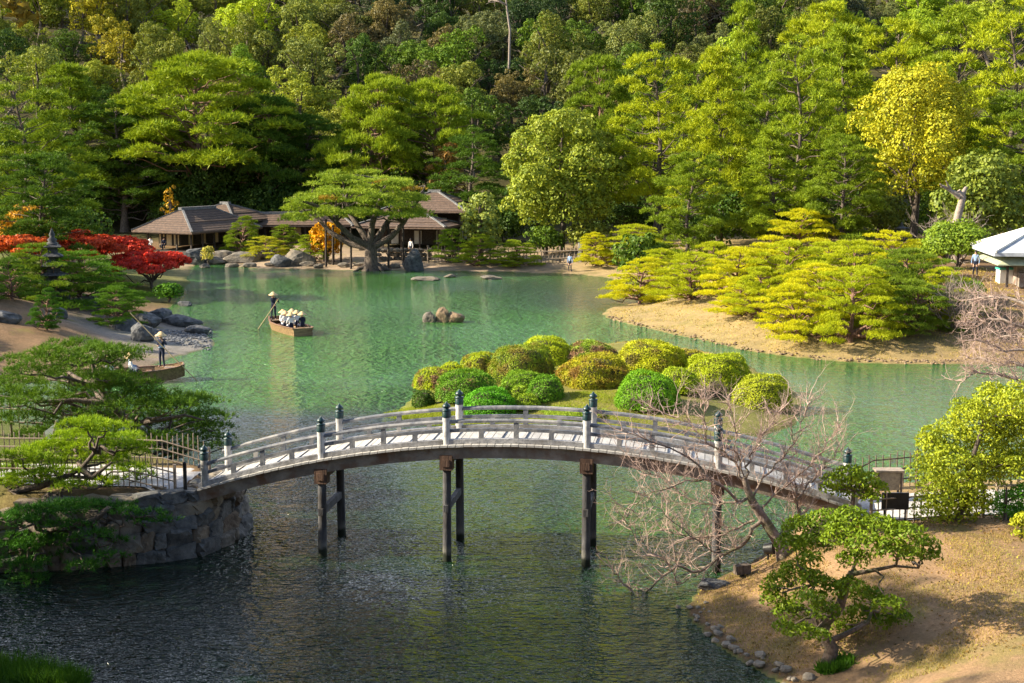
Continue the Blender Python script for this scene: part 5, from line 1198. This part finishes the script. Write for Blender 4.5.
for q in range(700):
    u, v = rng.uniform(0, 1, 2); px = 150 + 62 * u; py = 328 + (22 - 14 * (1 - u)) * v + 6 * (1 - u); c = at_z(px, py, .1); s_ = rng.uniform(.08, .22)
    rock_geo(m_, (c[0], c[1], max(gz(c[0], c[1]), 0)), (s_, s_, s_ * .6), rng, sub=1)
tag(m_.obj('pebbles', M['rock_blue2'] if 'rock_blue2' in M else M.setdefault('rock_blue2', std_mat('rock_blue2', (.07, .072, .08), (.17, .175, .185), 3, .9, .3))), 'grey pebbles of the beach behind the nearer boatman', kind='stuff')

def turf(name, n, x0, x1, y0, y1, hgt, W, col, seed, smin=.25, thr=-.1):
    rng = np.random.default_rng(seed); x = rng.uniform(x0, x1, n); y = rng.uniform(y0, y1, n); z, c_, s_ = terrain(x, y)
    k = (s_ > smin) & (vn(x, y, 1.6, seed) + .5 * vn(x, y, 5, seed + 1) > thr); P = np.stack([x, y, z - .01], 1)[k]; mb = MB()
    blades(mb, P, np.array([0, 0, 1.]) + .8 * rng.normal(size=(len(P), 3)), hgt, W, rng); tag(mb.obj(name, leaf_mat('turf_blades', col, nscale=.9, var=.4)), kind='stuff')
turf('dry_grass', 110000, 4, 17, 28, 37.4, .07, .016, (.20, .145, .085), 5)
turf('dry_grass', 36000, 4, 17, 28, 38, .075, .016, (.19, .17, .05), 6, thr=.15)
turf('dry_grass', 60000, 5, 45, 76, 100, .12, .03, (.27, .20, .085), 7)

def litter(name, n, x0, x1, y0, y1, sz, col, seed):
    rng = np.random.default_rng(seed); x = rng.uniform(x0, x1, n); y = rng.uniform(y0, y1, n); z, c_, s_ = terrain(x, y); k = (s_ > .05) & (vn(x, y, 1.1, seed) > -.15)
    mb = MB(); leaves(mb, np.stack([x, y, z + .02], 1)[k], np.tile([0, 0, 1.], (int(k.sum()), 1)), sz, sz * .6, rng, jit=.5); tag(mb.obj(name, leaf_mat('litter', col, var=.6)), kind='stuff')
litter('fallen_leaves', 5000, 4, 17, 28, 40, .07, (.10, .055, .025), 15)
litter('fallen_leaves', 2500, 4, 17, 28, 40, .06, (.22, .17, .06), 16)
litter('fallen_leaves', 5000, 5, 45, 74, 100, .14, (.12, .08, .03), 17)

# ------------------------------------------------------------------ people
def skin_mesh(J, E, R, tags, mats, root_i=0):
    me = bpy.data.meshes.new('body_skeleton'); me.from_pydata([tuple(j) for j in J], E, []); ob = bpy.data.objects.new('body_skeleton', me); COL.objects.link(ob)
    ob.modifiers.new('skin', 'SKIN')
    if not me.skin_vertices: me.skin_vertices.new() if hasattr(me.skin_vertices, 'new') else None
    sv = me.skin_vertices[0].data
    for i_, r in enumerate(R): sv[i_].radius = (r, r); sv[i_].use_root = (i_ == root_i)
    sb = ob.modifiers.new('sub', 'SUBSURF'); sb.levels = 1; sb.render_levels = 1
    dg = bpy.context.evaluated_depsgraph_get(); out = bpy.data.meshes.new_from_object(ob.evaluated_get(dg)); bpy.data.objects.remove(ob)
    JA = np.array(J, float); out.materials.clear()
    for m in mats: out.materials.append(m)
    for p in out.polygons:
        c = np.array(p.center); p.material_index = tags[int(np.argmin(np.linalg.norm(JA - c, axis=1) - np.array(R) * .5))]; p.use_smooth = True
    out.name = 'body'; return out
def figure(loc, rz, label, pose='stand', top='navy', bottom='navy', hat=True, scale=1.0, hands=None, name='person', group=None):
    """x right, y forward; pose stand/sit; hands = ((x,y,z),(x,y,z))"""
    J, E, R, T = [], [], [], []
    def v(p, r, t, par=None):
        J.append(p); R.append(r); T.append(t)
        if par is not None: E.append((par, len(J) - 1))
        return len(J) - 1
    hp_z = .93 if pose == 'stand' else .45
    pel = v((0, 0, hp_z), .13, 2); sp_ = v((0, .01, hp_z + .2), .115, 1, pel); ch = v((0, .02, hp_z + .40), .135, 1, sp_); nk = v((0, .02, hp_z + .54), .05, 0, ch); hd = v((0, .035, hp_z + .63), .085, 0, nk); ht = v((0, .03, hp_z + .72), .075, 0, hd); v((0, .12, hp_z + .635), .018, 0, hd)
    for q, s in enumerate((-1, 1)):
        sh = v((s * .17, .01, hp_z + .45), .06, 1, ch)
        hnd = np.array(hands[q]) if hands else (np.array((s * .24, .06, hp_z - .08)) if pose == 'stand' else np.array((s * .14, .34, hp_z + .12)))
        sh_p = np.array((s * .17, .01, hp_z + .45)); mid = (sh_p + hnd) / 2; dist = np.linalg.norm(hnd - sh_p); bend = math.sqrt(max(0, .29 ** 2 - (dist / 2) ** 2)); mid = mid + np.array((s * .5, -.3, -.8)) * bend
        el = v(tuple(mid), .045, 1, sh); wr_p = hnd + (mid - hnd) * .15; wr = v(tuple(wr_p), .03, 1, el); d = unit(hnd - mid); palm = v(tuple(wr_p + d * .07), .034, 0, wr)
        for k in range(4):
            side = np.cross(d, (0, 0, 1.)); side = unit(side) if np.linalg.norm(side) > .1 else np.array((1., 0, 0)); fb = wr_p + d * .1 + side * (k - 1.5) * .02; f1 = v(tuple(fb), .011, 0, palm); v(tuple(fb + d * (.045 + .01 * (k in (1, 2))) + (0, 0, -.015)), .009, 0, f1)
        th = v(tuple(wr_p + d * .05 + side * s * .04), .012, 0, palm); v(tuple(wr_p + d * .085 + side * s * .06), .010, 0, th)
        hipj = v((s * .09, 0, hp_z - .06), .095, 2, pel)
        if pose == 'stand': kn = v((s * .11, .03, .50), .06, 2, hipj); an = v((s * .13, -.01, .09), .042, 2, kn); v((s * .14, .13, .04), .035, 0, an)
        else: kn = v((s * .13, .42, hp_z + .02), .065, 2, hipj); an = v((s * .13, .42, .09), .045, 2, kn); v((s * .13, .54, .04), .035, 0, an)
    root = thing(name, loc, label, 'person', group, rz); root.scale = (scale,) * 3
    body = link('body', skin_mesh(J, E, R, T, [M['skin'], M[top], M[bottom]]), root)
    z = hp_z + .72
    if hat:
        m_ = MB(); m_.lathe((0, .03, z), [(.30, -.055), (.29, -.035), (.16, .05), (.10, .13), (.03, .155), (.01, .16)], 16); m_.obj('straw_hat', M['straw'], root)
    else:
        m_ = MB(); m_.lathe((0, .015, z - .1), [(.088, 0), (.105, .06), (.095, .13), (.05, .17), (.01, .18)], 12); m_.obj('hair', M['hair'], root)
    return root
def boat(loc, rz, label, L=5.6, W=1.7):
    """long axis y, bow at +y"""
    root = thing('wooden_boat', loc, label, 'boat', 'wooden sightseeing boats', rz); S = [(-.5, .80, .0), (-.25, .97, .0), (0, 1, .0), (.25, .92, .03), (.42, .66, .13), (.5, .46, .24)]
    hull = MB(); V = []; Fc = []
    for t, w, r in S:
        y = t * L; a = W / 2 * w; V += [(-a * .78, y, -.16 + r), (-a, y, .42 + r), (-a + .06, y, .42 + r), (-a * .78 + .06, y, .02 + r), (a * .78 - .06, y, .02 + r), (a - .06, y, .42 + r), (a, y, .42 + r), (a * .78, y, -.16 + r)]
    k = 8
    for q in range(len(S) - 1):
        for e in range(k): Fc.append([k * q + e, k * q + (e + 1) % k, k * q + k + (e + 1) % k, k * q + k + e][::-1])
    hull.add(V, Fc)
    for q in (0, len(S) - 1): b = k * q; hull.add([V[b + e] for e in (0, 1, 6, 7)], [[0, 1, 2, 3]]); 
    b = 0; y0 = -L / 2; a0 = W / 2 * .80
    hull.box((0, y0 + .03, .14), (a0 * 1.85, .07, .58)); y1 = L / 2; hull.box((0, y1 - .03, .4), (W / 2 * .46 * 1.9, .07, .56))
    hull.obj('hull', M['boat_wood'], root)
    g = MB()
    for s in (-1, 1):
        P = [(s * W / 2 * w, t * L, .44 + r) for t, w, r in S]
        for p, q in zip(P[:-1], P[1:]): g.beam(p, q, .10, .05)
    g.obj('gunwale', M['boat_inner'], root)
    for y in (-.25 * L, 0, .2 * L): b_ = MB(); b_.box((0, y, .3), (W * .84, .26, .04)); b_.obj('seat', M['boat_inner'], root)
    d_ = MB(); d_.box((0, .41 * L, .47), (W * .55, .16 * L, .05)); d_.obj('bow_deck', M['boat_wood'], root); d_ = MB(); d_.box((0, -.43 * L, .36), (W * .78, .12 * L, .05)); d_.obj('stern_deck', M['boat_wood'], root)
    return root
def pole(p0, p1, label):
    m_ = MB(); p0 = np.array(p0); p1 = np.array(p1); m_.tube([np.zeros(3), (p1 - p0) / 2 + (0, 0, -.02), p1 - p0], [.028, .026, .022], 7); o = m_.obj('punting_pole', M['bamboo_pole']); o.location = tuple(p0); tag(o, label, 'pole')
M['bamboo_pole'] = std_mat('bamboo_pole', (.34, .24, .12), (.48, .36, .2), 6, .6, .1)
# boat one
sn = at_z(303, 336, 0); dirb = unit(np.array([-.50, .87, 0])); r1 = math.atan2(-dirb[0], dirb[1]); bc = sn + dirb * 2.4
boat((bc[0], bc[1], 0.06), r1, 'wooden punt full of passengers in the middle of the pond', 4.9, 1.65)
def onboat(c, rz, x, y): return np.array([c[0] + x * math.cos(rz) - y * math.sin(rz), c[1] + x * math.sin(rz) + y * math.cos(rz)])
w = onboat(bc, r1, -.25, 1.95)
hp1 = np.array([w[0], w[1], .55])
figure(hp1, r1 + 2.6, 'standing boatman in dark blue with straw hat on the crowded punt', hands=((-.30, .20, 1.30), (-.12, .26, .98)))
def hand_world(loc, rz, h): return np.array([loc[0] + h[0] * math.cos(rz) - h[1] * math.sin(rz), loc[1] + h[0] * math.sin(rz) + h[1] * math.cos(rz), loc[2] + h[2]])
hA = hand_world(hp1, r1 + 2.6, (-.30, .20, 1.30)); hB = hand_world(hp1, r1 + 2.6, (-.12, .26, .98))
tgt = at_z(266, 324, -.1); tgt[1] = hp1[1] - .2; mid = (hA + hB) / 2; dd = unit(mid - tgt); pole(tgt, mid + dd * .35, 'pale punting pole held by the boatman of the crowded punt')
for q, (x, y, tp, lb) in enumerate([(-.2, .55, 'white_cloth', 'seated passenger in white and straw hat nearest the boatman'), (.42, .6, 'blue_cloth', 'seated passenger in blue with straw hat at the far right of the punt'), (-.35, -.3, 'white_cloth', 'seated passenger in white with straw hat in the middle of the punt, left side'),
                                    (.4, -.3, 'white_cloth', 'seated passenger in white with straw hat in the middle of the punt, right side'), (-.35, -1.2, 'white_cloth', 'seated passenger in white with straw hat at the near left of the punt'), (.4, -1.2, 'navy', 'seated passenger in black with straw hat at the near right of the punt')]):
    w = onboat(bc, r1, x, y - .1); figure((w[0], w[1], .12), r1 + (PI if q < 2 else 0.0), lb, 'sit', tp, 'navy', True, .95, group='passengers of the crowded punt')
# boat two
rz2 = -1.28; bow = at_z(181, 380, 0); d2 = np.array([math.sin(1.28), math.cos(1.28) * 1, 0]); d2 = np.array([-math.sin(rz2), math.cos(rz2), 0]); bc2 = np.array([bow[0] - d2[0] * 2.7, bow[1] - d2[1] * 2.7 + .3, 0])
boat((bc2[0], bc2[1], .12), rz2, 'wooden punt half hidden behind the large dark pine at left', 5.6, 1.8)
w = onboat(bc2, rz2, -.1, 1.75); hp2 = np.array([w[0], w[1], .62]); hn = ((-.28, .22, 1.38), (-.02, .30, 1.12)); rp = PI - .5
figure(hp2, rp, 'standing boatman in dark blue with straw hat and light sash on the nearer punt', hands=hn)
hA = hand_world(hp2, rp, hn[0]); hB = hand_world(hp2, rp, hn[1]); top = at_y(131, 315, hp2[1]); low = at_y(189, 374, hp2[1]); ctr = (hA + hB) / 2
pole(ctr + unit(low - top) * 3.2, ctr + unit(top - low) * 2.1, 'long punting pole held across by the nearer boatman')
m_ = MB(); m_.lathe(hp2 + (0, 0, 1.0), [(.16, 0), (.165, .04), (.16, .09)], 12); ob = m_.obj('sash', M['blue_cloth'])
pr = [o_ for o_ in bpy.data.objects if o_.get('label', '').startswith('standing boatman in dark blue with straw hat and light')][0]
ob.parent = pr; ob.matrix_parent_inverse = Matrix.Translation(-Vector(pr.location)); ob.matrix_parent_inverse = (Matrix.Translation(Vector(pr.location)) @ Matrix.Rotation(rp, 4, 'Z')).inverted()
for q, (y, x) in enumerate(((.2, -.35), (.2, .4), (-.9, -.3), (-.9, .4))):
    w = onboat(bc2, rz2, x, y); figure((w[0], w[1], .16), rz2, 'seated passenger in straw hat on the nearer punt, ' + ['near row left', 'near row right', 'far row left', 'far row right'][q] + ' behind the pine', 'sit', 'white_cloth' if q % 2 else 'blue_cloth', 'navy', True, .95, group='passengers of the nearer punt')
# people ashore
p = hit(570, 272); figure(p, 2.6, 'walker in dark trousers and light blue top standing at the far shore', 'stand', 'blue_cloth', 'navy', False)
w = at_y(152, 246, 141); figure((cA[0] - 4.2, cA[1] - 3.4, 1.05), PI, 'visitor in white on the veranda of the shingled pavilion', 'sit', 'white_cloth', 'white_cloth', False)
figure((cA[0] - 2.6, cA[1] - 4.2, 1.05), PI, 'visitor in dark clothes sitting on the pavilion veranda', 'sit', 'navy', 'navy', False)
p = hit(411, 256); figure(p, 2.6, 'distant visitor in white near the upright blue-grey stone', 'stand', 'white_cloth', 'navy', False)
p = hit(975, 276, 2.5); figure(p, 2.6, 'visitor in light blue at the left corner of the teahouse', 'stand', 'blue_cloth', 'navy', False)
p = hit(1018, 284, 2.5); figure(p, 2.6, 'visitor in pink at the teahouse counter by the right edge', 'stand', 'pink_cloth', 'navy', False)

# ------------------------------------------------------------------ trees outside the frame that shade it, and the overhanging twig
for q, (x, Y, hh, s) in enumerate([(-22.5, 29.5, 18.5, 1.25), (-22, 23, 17, 1.2), (-31, 30.5, 21, 1.2), (-20, 17, 14, 1.2)]):
    place(TP[q % 4], (x, Y, gz(x, Y)), f'{ORD[q]} of the tall pines on the near bank outside the left edge', 'pine tree', 'pine_tree', 'pines outside the left edge', PM, (s, s, hh / 18), q)
for q, (x, Y, hh, s) in enumerate([(-44, 80, 9, 1.2), (-48, 92, 10, 1.3), (-42, 72, 7, 1.1)]):
    place(TP[(q + 1) % 4], (x, Y, gz(x, Y)), f'{ORD[q]} of the tall pines beyond the left edge shading the left shore', 'pine tree', 'pine_tree', 'pines beyond the left shore', PM, (s, s, hh / 18), q * 2)
def overhang():
    base = np.array([-6.2, 12, gz(-6.2, 12)]); rng = np.random.default_rng(6); root = thing('oak_tree', base, 'near tree at the top left corner, a leafy brown twig hanging into view', 'tree'); tr = MB(); cr = MB(); Yo = 12
    W = lambda px, py, dy=0: at_y(px, py, Yo + dy) - base
    tr.tube([(0, 0, -.3), (.1, 0, 3), (0, .1, 6), (.2, 0, 9.5)], [.22, .19, .15, .07], 8)
    P = [np.array((.1, 0, 7.5)), W(-60, -40), W(-10, -12), W(20, 2), W(34, 14)]
    tr.tube(P, [.07, .04, .02, .01, .004], 6)
    for q in range(14):
        t = rng.uniform(.45, 1) * 4; k = min(3, int(t)); b = P[k] + (P[k + 1] - P[k]) * (t - k); e = b + np.array((rng.uniform(-.05, .12), rng.uniform(-.1, .1), -rng.uniform(.03, .15))); tr.tube([b, e], [.005, .002], 4)
        leaves(cr, e + rng.normal(size=(7, 3)) * .035, rng.normal(size=(7, 3)), .11, .05, rng, jit=1)
    lobe_leaves(cr, [(-.6, 0, 10, 1.2), (-1.3, .8, 9.2, 1.0), (-.9, -.8, 9.4, 1.0)], 26, .14, .08, rng)
    c = cr.obj('crown', M['leaf'], root); c.color = (.12, .09, .03, 1); tr.obj('trunk', M['bark'], root)
overhang()

# ------------------------------------------------------------------ light
SUN_EL = math.radians(29); AZ = math.radians(-92)   # from +Y towards -X
S = Vector((math.sin(AZ) * math.cos(SUN_EL), math.cos(AZ) * math.cos(SUN_EL), math.sin(SUN_EL)))
sd = bpy.data.lights.new('sun', 'SUN'); sd.energy = 5.0; sd.angle = math.radians(.5); sd.color = (1, .89, .68)
so = bpy.data.objects.new('sun', sd); COL.objects.link(so); so.rotation_euler = S.to_track_quat('Z', 'Y').to_euler(); so.location = (-80, 20, 80)
wd = bpy.data.worlds.new('World'); scn.world = wd; wd.use_nodes = True; nt = wd.node_tree; nt.nodes.clear()
sk = nt.nodes.new('ShaderNodeTexSky'); sk.sky_type = 'NISHITA'; sk.sun_disc = False; sk.sun_elevation = SUN_EL; sk.sun_rotation = AZ; sk.air_density = 1.0; sk.dust_density = 1.2
bg = nt.nodes.new('ShaderNodeBackground'); bg.inputs[1].default_value = .09; wo = nt.nodes.new('ShaderNodeOutputWorld')
sz_ = N(nt, 'ShaderNodeSeparateXYZ'); nt.links.new(coords(nt, 'Generated'), sz_.inputs[0]); elev = mth(nt, 'MULTIPLY', mth(nt, 'MULTIPLY', ramp(nt, sz_.outputs[2], .02, .12), ramp(nt, sz_.outputs[2], .85, .45)), ramp(nt, sz_.outputs[1], .25, .7))
cn_ = noise(nt, 2.6, coords(nt, 'Generated', (1, 1, 3.2)), 5, .6, .4)  # cloud bank added ahead of the camera to brighten reflections in the water
nt.links.new(mixc(nt, mth(nt, 'MULTIPLY', mth(nt, 'MULTIPLY_ADD', ramp(nt, cn_, .42, .56), .45, .5), elev), sk.outputs[0], (12.5, 13.6, 16.5)), bg.inputs[0]); nt.links.new(bg.outputs[0], wo.inputs[0])
scn.view_settings.view_transform = 'Standard'; scn.view_settings.look = 'None'; scn.view_settings.gamma = 1; scn.view_settings.exposure = 1.58; scn.view_settings.use_curve_mapping = False
cy = scn.cycles; cy.max_bounces = 5; cy.diffuse_bounces = 2; cy.glossy_bounces = 2; cy.transmission_bounces = 2; cy.transparent_max_bounces = 4
cy.use_denoising = True; cy.sample_clamp_indirect = 4.0; cy.sample_clamp_direct = 12.0
